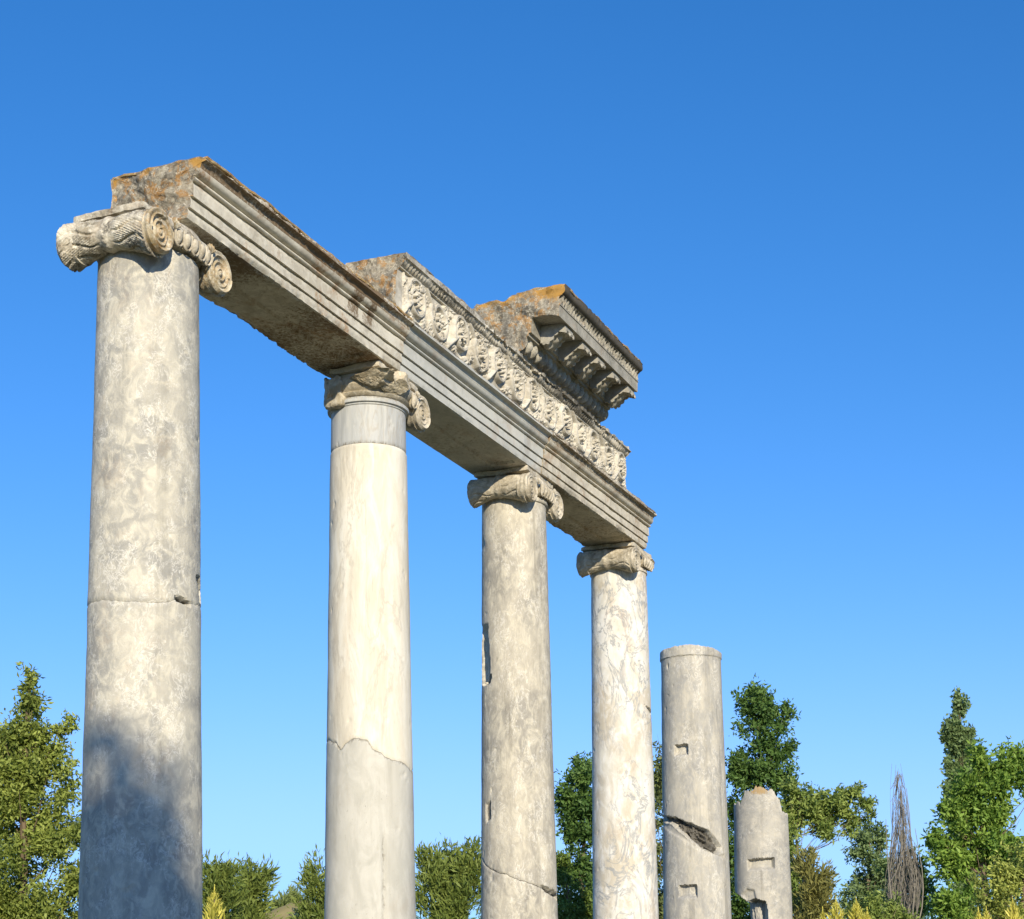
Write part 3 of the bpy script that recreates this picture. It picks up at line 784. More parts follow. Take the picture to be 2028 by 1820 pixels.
def block(name, prof, x0, x1, mat, parent, center, sx_=.016, sp=.012, amp=.004, endamp=(.012, .012), disp=None, chips=(), smooth=38, endmat=None, stain_shade=None, estain=None):
    """profile (y, z) clockwise seen from -x, swept along x, with weathered faces and ends.
    chips = list of (y, z, reach, depth): arrises knocked off along the length"""
    P, cor = resample(prof, sp)
    m = len(P)
    T = np.roll(P, -1, 0) - np.roll(P, 1, 0); T /= np.linalg.norm(T, axis=1, keepdims=True) + 1e-9
    area = .5 * np.sum(P[:, 0] * np.roll(P[:, 1], -1) - np.roll(P[:, 0], -1) * P[:, 1])
    N = np.stack([T[:, 1], -T[:, 0]], -1) * (1 if area > 0 else -1)
    xs = np.linspace(x0, x1, max(3, int((x1 - x0) / sx_) + 1)); nx = len(xs)
    X = np.repeat(xs[:, None], m, 1); Y = np.repeat(P[None, :, 0], nx, 0); Z = np.repeat(P[None, :, 1], nx, 0)
    sd = int(abs(x0 * 10)) % 50
    d = amp * fbm(X, Y, Z, 4, 5, sd)
    for (cy, cz, reach, dep) in chips:
        w = np.clip(1 - np.hypot(Y - cy, Z - cz) / reach, 0, 1)
        g = np.clip(fbm(X, 0 * X + cy, 0 * X + cz, 3.5, 5, sd + 5) + .12, 0, 1) + .6 * np.clip(fbm(X, Y, Z, 26, 3, sd + 9) + .05, 0, 1)
        d = d - dep * w * g
    if disp is not None: d = d + disp(X, Y, Z)
    Yd = Y + d * N[None, :, 0]; Zd = Z + d * N[None, :, 1]
    # ragged ends
    for s, xe in ((0, x0), (1, x1)):
        g = np.clip(1 - np.abs(X - xe) / .06, 0, 1)
        q = endamp[s] * (fbm(Y * 1.0, Z, 0 * Y + s * 3 + sd, 7, 4, sd + 2))
        X = X + g * q
    V = [np.stack([X, Yd, Zd], -1).reshape(-1, 3)]
    F = grid_faces(nx, m, close_v=True)
    if area < 0: F = F[:, ::-1]
    Fl = F.tolist(); base = nx * m; mats = [0] * len(Fl)
    cy, cz = center
    for s in (0, 1):
        row = 0 if s == 0 else nx - 1
        ring0 = np.stack([X[row], Yd[row], Zd[row]], -1)
        prev = list(range(row * m, row * m + m)); rings = 14
        for q in range(1, rings + 1):
            t = q / (rings + .0)
            C3 = np.array([float(np.mean(ring0[:, 0])), cy, cz])
            if q == rings: Q = C3[None, :].copy()
            else: Q = ring0 * (1 - t) + C3 * t
            Q[:, 0] = (x0, x1)[s] + endamp[s] * 1.6 * fbm(Q[:, 1], Q[:, 2], 0 * Q[:, 1] + s * 3 + sd, 7, 5, sd + 2) * 1.0
            V.append(Q)
            if q == rings:
                c = base; base += 1
                fs = [[prev[k], prev[(k + 1) % m], c] for k in range(m)]
            else:
                cur = list(range(base, base + m)); base += m
                fs = [[prev[k], prev[(k + 1) % m], cur[(k + 1) % m], cur[k]] for k in range(m)]
                prev = cur
            flip = (s == 0) == (area > 0)
            Fl += [f[::-1] for f in fs] if flip else fs
            mats += [1] * len(fs)
    AV = np.concatenate(V); sv = None
    if stain_shade is not None or estain is not None:
        sv = np.zeros(len(AV)); nb = nx * m
        if stain_shade is not None: sv[:nb] = stain_shade(X, Y, Z).ravel()
        if estain is not None: sv[nb:] = estain(AV[nb:, 1], AV[nb:, 2])
    o = meshobj(name, AV, Fl, mat, parent, smooth, stain_shade=sv)
    if endmat is not None:
        o.data.materials.append(endmat)
        if len(o.data.polygons) == len(mats): o.data.polygons.foreach_set('material_index', np.array(mats, np.int32))
    return o

def pt_arc(y0, z0, y1, z1, bulge, n=6):
    """points from (y0,z0) to (y1,z1) bowed by bulge to the outside (towards -y, up)"""
    out = []
    for k in range(n + 1):
        t = k / n; s = math.sin(math.pi * t)
        dy, dz = y1 - y0, z1 - z0; L = math.hypot(dy, dz)
        out.append((y0 + dy * t - dz / L * bulge * s, z0 + dz * t + dy / L * bulge * s))
    return out

def arch_prof(top):
    f = [(-.272, 6.155), (-.284, 6.155), (-.284, 6.219), (-.276, 6.2195), (-.276, 6.2245), (-.297, 6.225), (-.297, 6.290), (-.289, 6.2905), (-.289, 6.2965), (-.311, 6.297), (-.311, 6.384),
         (-.305, 6.3845), (-.305, 6.389)]
    f += pt_arc(-.322, 6.390, -.326, 6.412, .008, 4)
    f += [(-.318, 6.4125), (-.318, 6.418)]
    f += pt_arc(-.326, 6.419, -.366, 6.458, .010, 6)
    f += [(-.360, 6.4585), (-.360, 6.464)]
    f += pt_arc(-.362, 6.465, -.400, 6.498, -.012, 6)
    f += [(-.408, 6.500), (-.408, top)]
    b = [(min(-y * .985, .292 + .02 * (z - 6.155)), z) for (y, z) in reversed(f[1:]) if z in (f[-1][1], 6.384, 6.290, 6.219, 6.155)]
    # recessed panel in the soffit
    s = [(.03, 6.155), (.03, 6.172), (.016, 6.172), (.016, 6.163), (-.185, 6.163), (-.185, 6.172), (-.2, 6.172), (-.2, 6.155)]
    return [f[0]] + f[1:] + b + [(.265, 6.155)] + s[:0]

def soffit(cx0, cx1):
    """the sunk panel of a soffit between two capitals, as pressed-in depth"""
    def disp(X, Y, Z):
        on = (Z < 6.158) & (np.abs(Y) < .27)
        w = sstep(cx0, cx0 + .02, X) * sstep(cx1, cx1 - .02, X) * sstep(-.205, -.195, Y) * sstep(.03, .02, Y)
        return np.where(on, -.022 * w, 0)
    return disp

CHA = [(-.408, 6.53, .05, .045), (-.284, 6.155, .035, .045), (-.284, 6.219, .014, .012), (-.297, 6.29, .014, .012), (-.31, 6.384, .014, .012), (.28, 6.155, .06, .05)]
AG = 'lintel blocks on the four columns'
spec = [('long pale lintel block with rust stains, lichened broken end over the nearest column', .0, 2.788, 'arch_a', 6.532),
        ('smooth grey blue lintel block between the second and third columns', 2.794, 5.597, 'arch_b', 6.522),
        ('beige lintel block at the far end, resting on the third and fourth columns', 5.603, 8.56, 'arch_c', 6.530)]
for k, (lab, a, b_, mt, top) in enumerate(spec):
    e = empty('architrave_block', lab, 'lintel', (a, 0, 6.155), AG)
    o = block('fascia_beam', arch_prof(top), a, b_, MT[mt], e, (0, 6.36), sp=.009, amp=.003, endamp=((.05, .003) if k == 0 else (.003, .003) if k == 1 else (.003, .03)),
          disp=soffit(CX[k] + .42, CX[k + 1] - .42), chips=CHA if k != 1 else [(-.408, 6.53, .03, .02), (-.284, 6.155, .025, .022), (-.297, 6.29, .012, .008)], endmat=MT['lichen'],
          estain=(lambda Y, Z: np.clip(.75 * sstep(6.44, 6.53, Z) + .6 * sstep(-.26, -.36, Y) * sstep(6.36, 6.42, Z) + .5 * sstep(.2, .33, Y) + .6 * fbm(0 * Y, Y, Z, 6, 4, 3) - .2, 0, 1)) if k == 0 else None,
          stain_shade=lambda X, Y, Z, k=k: (.95, .45, .75)[k] * sstep(6.456, 6.466, Z) * sstep(6.56, 6.50, Z) * (Y < -.3) * (.75 + .5 * fbm(X, Y, Z, 1.5, 3, 5)) + (.95, .5, .85)[k] * (.62 + .5 * fbm(X, Y, 0 * X, 1.6, 4, 8)) * (Z < 6.2) * (Y > -.27) + (k == 0) * .66 * sstep(1.75, 1.95, X) * sstep(2.42, 2.3, X) * sstep(6.20, 6.34, Z) * (Y < -.27) * sstep(-.35, .25, fbm(X * 3, 0 * X, Z * .4, 3, 4, 4)))  # crown band and soffit: brown crust and lichen, with shade painted in
    # weathered top bed, dark with lichen, is a crust of its own on the crown
    V, F = rough_box((a + .01, -.400, top - .006), (b_ - .01, .285, top + .014), .03, .010, 8, k * 7, .008)
    t = meshobj('lichen_crust', V, F, MT['gold_crust' if k == 0 else 'crust'], e); weld(t)
    e.location.y += (0, .007, -.003)[k]; e.rotation_euler.z = R((0, .06, -.05)[k])

# ---------------------------------------------------------------- frieze blocks
FX0, FX1, FZ0, FZ1 = 2.80, 7.84, 6.55, 6.945
GS = .004
gx = np.arange(FX0, FX1, GS); gz = np.arange(FZ0, FZ1, GS)
H = np.zeros((len(gx), len(gz)))
def stamp(pts, r0_, h0, r1_=None, h1=None, flat=0.0):
    """raise a rounded ridge along pts on the height field"""
    pts = np.array(pts, float); n = len(pts)
    r1_ = r0_ if r1_ is None else r1_; h1 = h0 if h1 is None else h1
    for k, (x, z) in enumerate(pts):
        t = k / max(1, n - 1); r = r0_ + (r1_ - r0_) * t; h = h0 + (h1 - h0) * t
        i0 = max(0, int((x - r - FX0) / GS)); i1 = min(len(gx), int((x + r - FX0) / GS) + 2)
        j0 = max(0, int((z - r - FZ0) / GS)); j1 = min(len(gz), int((z + r - FZ0) / GS) + 2)
        if i0 >= i1 or j0 >= j1: continue
        dd = np.hypot(gx[i0:i1, None] - x, gz[None, j0:j1] - z) / r
        q = np.sqrt(np.clip(1 - dd ** 2, 0, 1)) * h
        H[i0:i1, j0:j1] = np.maximum(H[i0:i1, j0:j1], q)
def cutg(pts, r, h):
    for (x, z) in pts:
        i0 = max(0, int((x - r - FX0) / GS)); i1 = min(len(gx), int((x + r - FX0) / GS) + 2)
        j0 = max(0, int((z - r - FZ0) / GS)); j1 = min(len(gz), int((z + r - FZ0) / GS) + 2)
        if i0 >= i1 or j0 >= j1: continue
        dd = np.hypot(gx[i0:i1, None] - x, gz[None, j0:j1] - z) / r
        H[i0:i1, j0:j1] = np.minimum(H[i0:i1, j0:j1], H[i0:i1, j0:j1] - h * np.clip(1 - dd ** 2, 0, 1) * .6)
def leaf(x, z, ang, L, w, h):
    """a lobed acanthus leaf curling outward"""
    c, s = math.cos(ang), math.sin(ang)
    ax = [(x + c * L * t + -s * .15 * L * t * t, z + s * L * t + c * .15 * L * t * t) for t in np.linspace(0, 1, 22)]
    stamp(ax, w * .55, h * .7, w * .25, h)
    for t in (.3, .65):
        bx, bz = x + c * L * t, z + s * L * t
        for sg in (-1, 1):
            a2 = ang + sg * R(52)
            stamp([(bx + math.cos(a2) * w * q, bz + math.sin(a2) * w * q) for q in np.linspace(0, 1.2 - .5 * t, 9)], w * .46, h * (.75 + .3 * t), w * .34, h * .9)
    cutg(ax, w * .14, h * .8)
rnd = random.Random(11)
PIT = .388; zm = .5 * (FZ0 + .06 + FZ1)
def clear(x, z, r):
    H[np.hypot(gx[:, None] - x, gz[None, :] - z) < r] = 0
for k in range(13):                                     # acanthus filling the spandrels
    cx = FX0 + .20 + PIT * k
    for (ox, oz) in ((.5, 1), (.5, -1), (-.5, 1), (-.5, -1)):
        for q in range(2):
            leaf(cx + ox * PIT * .98 + rnd.uniform(-.03, .03), zm + oz * .15, math.atan2(-oz * .2, -ox) + rnd.uniform(-.9, .9), rnd.uniform(.08, .12), rnd.uniform(.030, .042), rnd.uniform(.035, .055))
    for q in range(5):
        a = rnd.uniform(0, 2 * math.pi)
        leaf(cx + .14 * math.cos(a), zm + .14 * math.sin(a), a + rnd.choice((-1, 1)) * rnd.uniform(.7, 1.3), rnd.uniform(.07, .10), rnd.uniform(.028, .038), rnd.uniform(.04, .06))
for k in range(13):
    cx = FX0 + .20 + PIT * k
    up = 1 if k % 2 == 0 else -1
    cz = zm + .010 * up
    ro = .148 + rnd.uniform(-.008, .008)
    clear(cx, cz, ro - .004)
    a0 = R(205) if up > 0 else R(155)
    pts = []
    for t in np.linspace(0, 1, 190):                    # the stem winds inwards to the flower
        a = a0 - up * t * 2 * math.pi * 1.42
        r = ro * (1 - .60 * t ** 1.5)
        pts.append((cx + r * math.cos(a), cz + r * 1.04 * math.sin(a)))
    stamp(pts, .026, .075, .014, .060)
    cutg(pts, .005, .022)
    stamp([(cx - PIT * .5 - .05 + t * .16, zm - up * (.17 - .13 * t)) for t in np.linspace(0, 1, 30)], .022, .07)
    npet = rnd.choice([5, 6, 6, 7, 8]); rp = rnd.uniform(.040, .050); a1 = rnd.random()
    for q in range(npet):
        a = 2 * math.pi * q / npet + a1
        stamp([(cx + rp * math.cos(a) * s_, cz + rp * math.sin(a) * s_) for s_ in (.5, .75, 1.0)], .016, .055, .019, .095)
    stamp([(cx, cz)], .020, .085); cutg([(cx, cz)], .008, .04)
    for q in range(4):                                  # leaves curling off the stem into the ring
        t = rnd.uniform(.05, .6); a = a0 - up * t * 2 * math.pi * 1.42; r = ro * (1 - .60 * t ** 1.5)
        leaf(cx + r * math.cos(a), cz + r * math.sin(a), a + math.pi + rnd.uniform(-.9, .9), rnd.uniform(.05, .075), rnd.uniform(.022, .03), rnd.uniform(.06, .08))
for _ in range(2):
    Hp = np.pad(H, 1, mode='edge')
    H = .5 * H + .125 * (Hp[:-2, 1:-1] + Hp[2:, 1:-1] + Hp[1:-1, :-2] + Hp[1:-1, 2:])
GX, GZ = np.meshgrid(gx, gz, indexing='ij')
# weathering: worn patches and roughened surface
wearm = .72 + .28 * sstep(-.25, .2, fbm(GX, GZ, 0 * GX, 1.6, 3, 44))
H = H * wearm + .006 * fbm(GX, GZ, 0 * GX, 12, 4, 45) * (H > .004) - .022 * sstep(.25, .5, fbm(GX, GZ, 0 * GX, 5, 4, 46)) * (H > .02)
edge = np.minimum(np.minimum(GX - FX0, FX1 - GX), np.minimum(GZ - FZ0, FZ1 - GZ))
def relief(name, m0, m1, parent, mat, y=-.300):
    i0, i1 = int((m0 - FX0) / GS), min(len(gx), int((m1 - FX0) / GS))
    h = H[i0:i1].copy(); n, m = h.shape
    h[0, :] = h[-1, :] = -.01; h[:, 0] = h[:, -1] = -.01
    V = np.stack([GX[i0:i1], y + .002 - h * .86, GZ[i0:i1]], -1).reshape(-1, 3)
    return meshobj(name, V, grid_faces(n, m), mat, parent, smooth=75)

def crown_disp(dep, per):
    def f(X, Y, Z):
        on = sstep(6.955, 6.965, Z) * sstep(7.00, 6.99, Z) * (Y < -.29)
        a = np.abs(((X / per) % 1) - .5) * 2
        return on * (-dep * sstep(.35, .0, a) + .3 * dep * np.sin(X / per * 12.56))
    return f
def frieze_prof(top, crown=True):
    p = [(-.296, 6.548), (-.296, 6.945), (-.318, 6.946), (-.318, 6.958)]
    if crown: p += pt_arc(-.322, 6.959, -.362, 7.000, .006, 5) + [(-.378, 7.003), (-.378, top)]
    else: p += pt_arc(-.322, 6.959, -.350, 6.985, .006, 4) + [(-.352, 7.02), (-.33, top)]
    return p + [(.14, top + .01), (.15, 6.548)]
def fst(X, Y, Z): return .8 * sstep(6.945, 6.965, Z) * (Y < -.29) * (.7 + .8 * fbm(X, Y, Z, 2.0, 3, 6))
FG = 'carved frieze blocks on the lintel'
e = empty('frieze_block', 'carved scroll frieze block at left with thick crown moulding and lichened end', 'frieze', (2.72, 0, 6.548), FG)
block('block_body', frieze_prof(7.048), 2.715, 4.19, MT['frieze'], e, (-.1, 6.8), amp=.006, endamp=(.05, .01), disp=crown_disp(.012, .05), chips=[(-.378, 7.045, .05, .03), (-.378, 7.0, .03, .02)], endmat=MT['lichen'], stain_shade=fst)
relief('scroll_relief', 2.80, 4.192, e, MT['frieze'])
V, F = rough_box((2.73, -.370, 7.040), (4.18, .13, 7.062), .025, .012, 8, 70, .01)
t = meshobj('lichen_crust', V, F, MT['crust'], e); weld(t)
e = empty('frieze_block', 'longer carved scroll frieze block under the cornice, crown moulding badly chipped', 'frieze', (4.2, 0, 6.548), FG)
block('block_body', frieze_prof(7.04), 4.198, 7.86, MT['frieze'], e, (-.1, 6.8), amp=.006, endamp=(.01, .05), disp=crown_disp(.012, .05), chips=[(-.378, 7.04, .08, .085), (-.378, 7.0, .05, .06), (-.31, 6.945, .02, .015)], endmat=MT['frieze'], stain_shade=fst)
relief('scroll_relief', 4.196, 7.85, e, MT['frieze'])
V, F = rough_box((4.21, -.335, 7.034), (7.84, .13, 7.056), .025, .012, 8, 75, .01)
t = meshobj('lichen_crust', V, F, MT['crust'], e); weld(t)

# ---------------------------------------------------------------- cornice block
def cornice_disp(X, Y, Z):
    d = 0 * X
    # egg moulding on the bed
    on = sstep(7.085, 7.10, Z) * sstep(7.20, 7.185, Z) * (Y < -.31) * (Y > -.46)
    a = ((X / .115) % 1) - .5
    q = np.sqrt(np.clip(1 - (a / .36) ** 2 - ((Z - 7.14) / .055) ** 2, 0, 1))
    d = d + on * (.045 * q - .018)
    # leaf row under the crown
    on = sstep(7.462, 7.468, Z) * sstep(7.532, 7.526, Z) * (Y < -.68)
    a = ((X / .062) % 1) - .5
    d = d + on * (.016 * np.cos(a * 2 * np.pi) * np.cos((Z - 7.497) * 40) + .022 * fbm(X, Y, Z, 22, 3, 8) - .006)
    # the top sags and is eaten away towards the back
    top = (Z > 7.55) & (Y > -.70)
    d = d - np.where(top, .03 * sstep(-.5, .1, Y) + .02 * fbm(X, Y, 0 * X, 6, 4, 3) + .03 * sstep(.08, 0, np.abs(Y + .19)), 0)
    return d
cp = [(-.30, 7.062), (-.318, 7.085)] + pt_arc(-.32, 7.09, -.405, 7.20, .020, 8) + [(-.425, 7.205), (-.428, 7.228), (-.452, 7.232), (-.456, 7.362), (-.470, 7.368),
      (-.690, 7.352), (-.694, 7.343), (-.712, 7.340), (-.715, 7.437), (-.722, 7.440), (-.722, 7.452), (-.708, 7.456), (-.712, 7.464)] + pt_arc(-.714, 7.466, -.742, 7.530, -.010, 6) + \
     [(-.738, 7.534)] + pt_arc(-.740, 7.536, -.775, 7.588, .012, 5) + [(-.778, 7.618), (-.5, 7.622), (.11, 7.60), (.13, 7.35), (.02, 7.062)]
e = empty('cornice_block', 'projecting cornice block with brackets and orange lichen, topmost stone of the ruin', 'cornice', (5.0, 0, 7.062))
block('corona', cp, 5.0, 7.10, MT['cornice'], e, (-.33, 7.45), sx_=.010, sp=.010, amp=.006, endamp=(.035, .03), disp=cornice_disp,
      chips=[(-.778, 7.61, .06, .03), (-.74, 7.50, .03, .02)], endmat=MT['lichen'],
      stain_shade=lambda X, Y, Z: .95 * sstep(7.528, 7.54, Z) * (Y < -.6) + .45 * sstep(7.462, 7.47, Z) * (Y < -.68) + .55 * (Z < 7.37) * (Y > -.69) * (Y < -.2) * (.6 + .8 * fbm(X, Y, Z, 3, 3, 4)),  # crown and coffer undersides: dark crust plus shade put into the colour
      estain=lambda Y, Z: np.clip(.9 * sstep(7.44, 7.60, Z) + .5 * sstep(-.45, -.72, Y) * sstep(7.38, 7.5, Z) + .5 * fbm(0 * Y, Y, Z, 5, 4, 3) - .12, 0, 1))
V, F = rough_box((5.01, -.772, 7.602), (7.09, -.30, 7.632), .025, .012, 8, 90, .012)
t = meshobj('lichen_crust', V, F, MT['gold_crust'], e); weld(t)
rnd = random.Random(5)
for k, xm in enumerate([5.20, 5.635, 6.02, 6.435, 6.87]):
    xw = .19
    P = [(-.452, 7.362), (-.452, 7.205)] + [(-.452 - .245 * t, 7.205 + .062 * t + .030 * math.sin(t * 2 * math.pi) * -1) for t in np.linspace(.08, 1, 10)] + [(-.700, 7.272), (-.700, 7.30), (-.688, 7.302), (-.688, 7.352)]
    def teeth(X, Y, Z, xm=xm, k=k):
        low = Z < 7.29
        s = np.abs(((X - xm) / xw - .5) * 2)
        d = .016 * np.abs(np.sin(Y * 75 + k)) * (low & (s > .75)) + .030 * sstep(.5, 0, s) * low * np.abs(np.cos(Y * 26))
        return np.where(low, d - .012 + .006 * fbm(X, Y, Z, 14, 4, k), 0)
    block('modillion', P, xm, xm + xw, MT['cornice'], e, (-.56, 7.31), sx_=.008, sp=.008, amp=.003, endamp=(.003, .003), disp=teeth, chips=[(-.70, 7.28, .02, .015)])

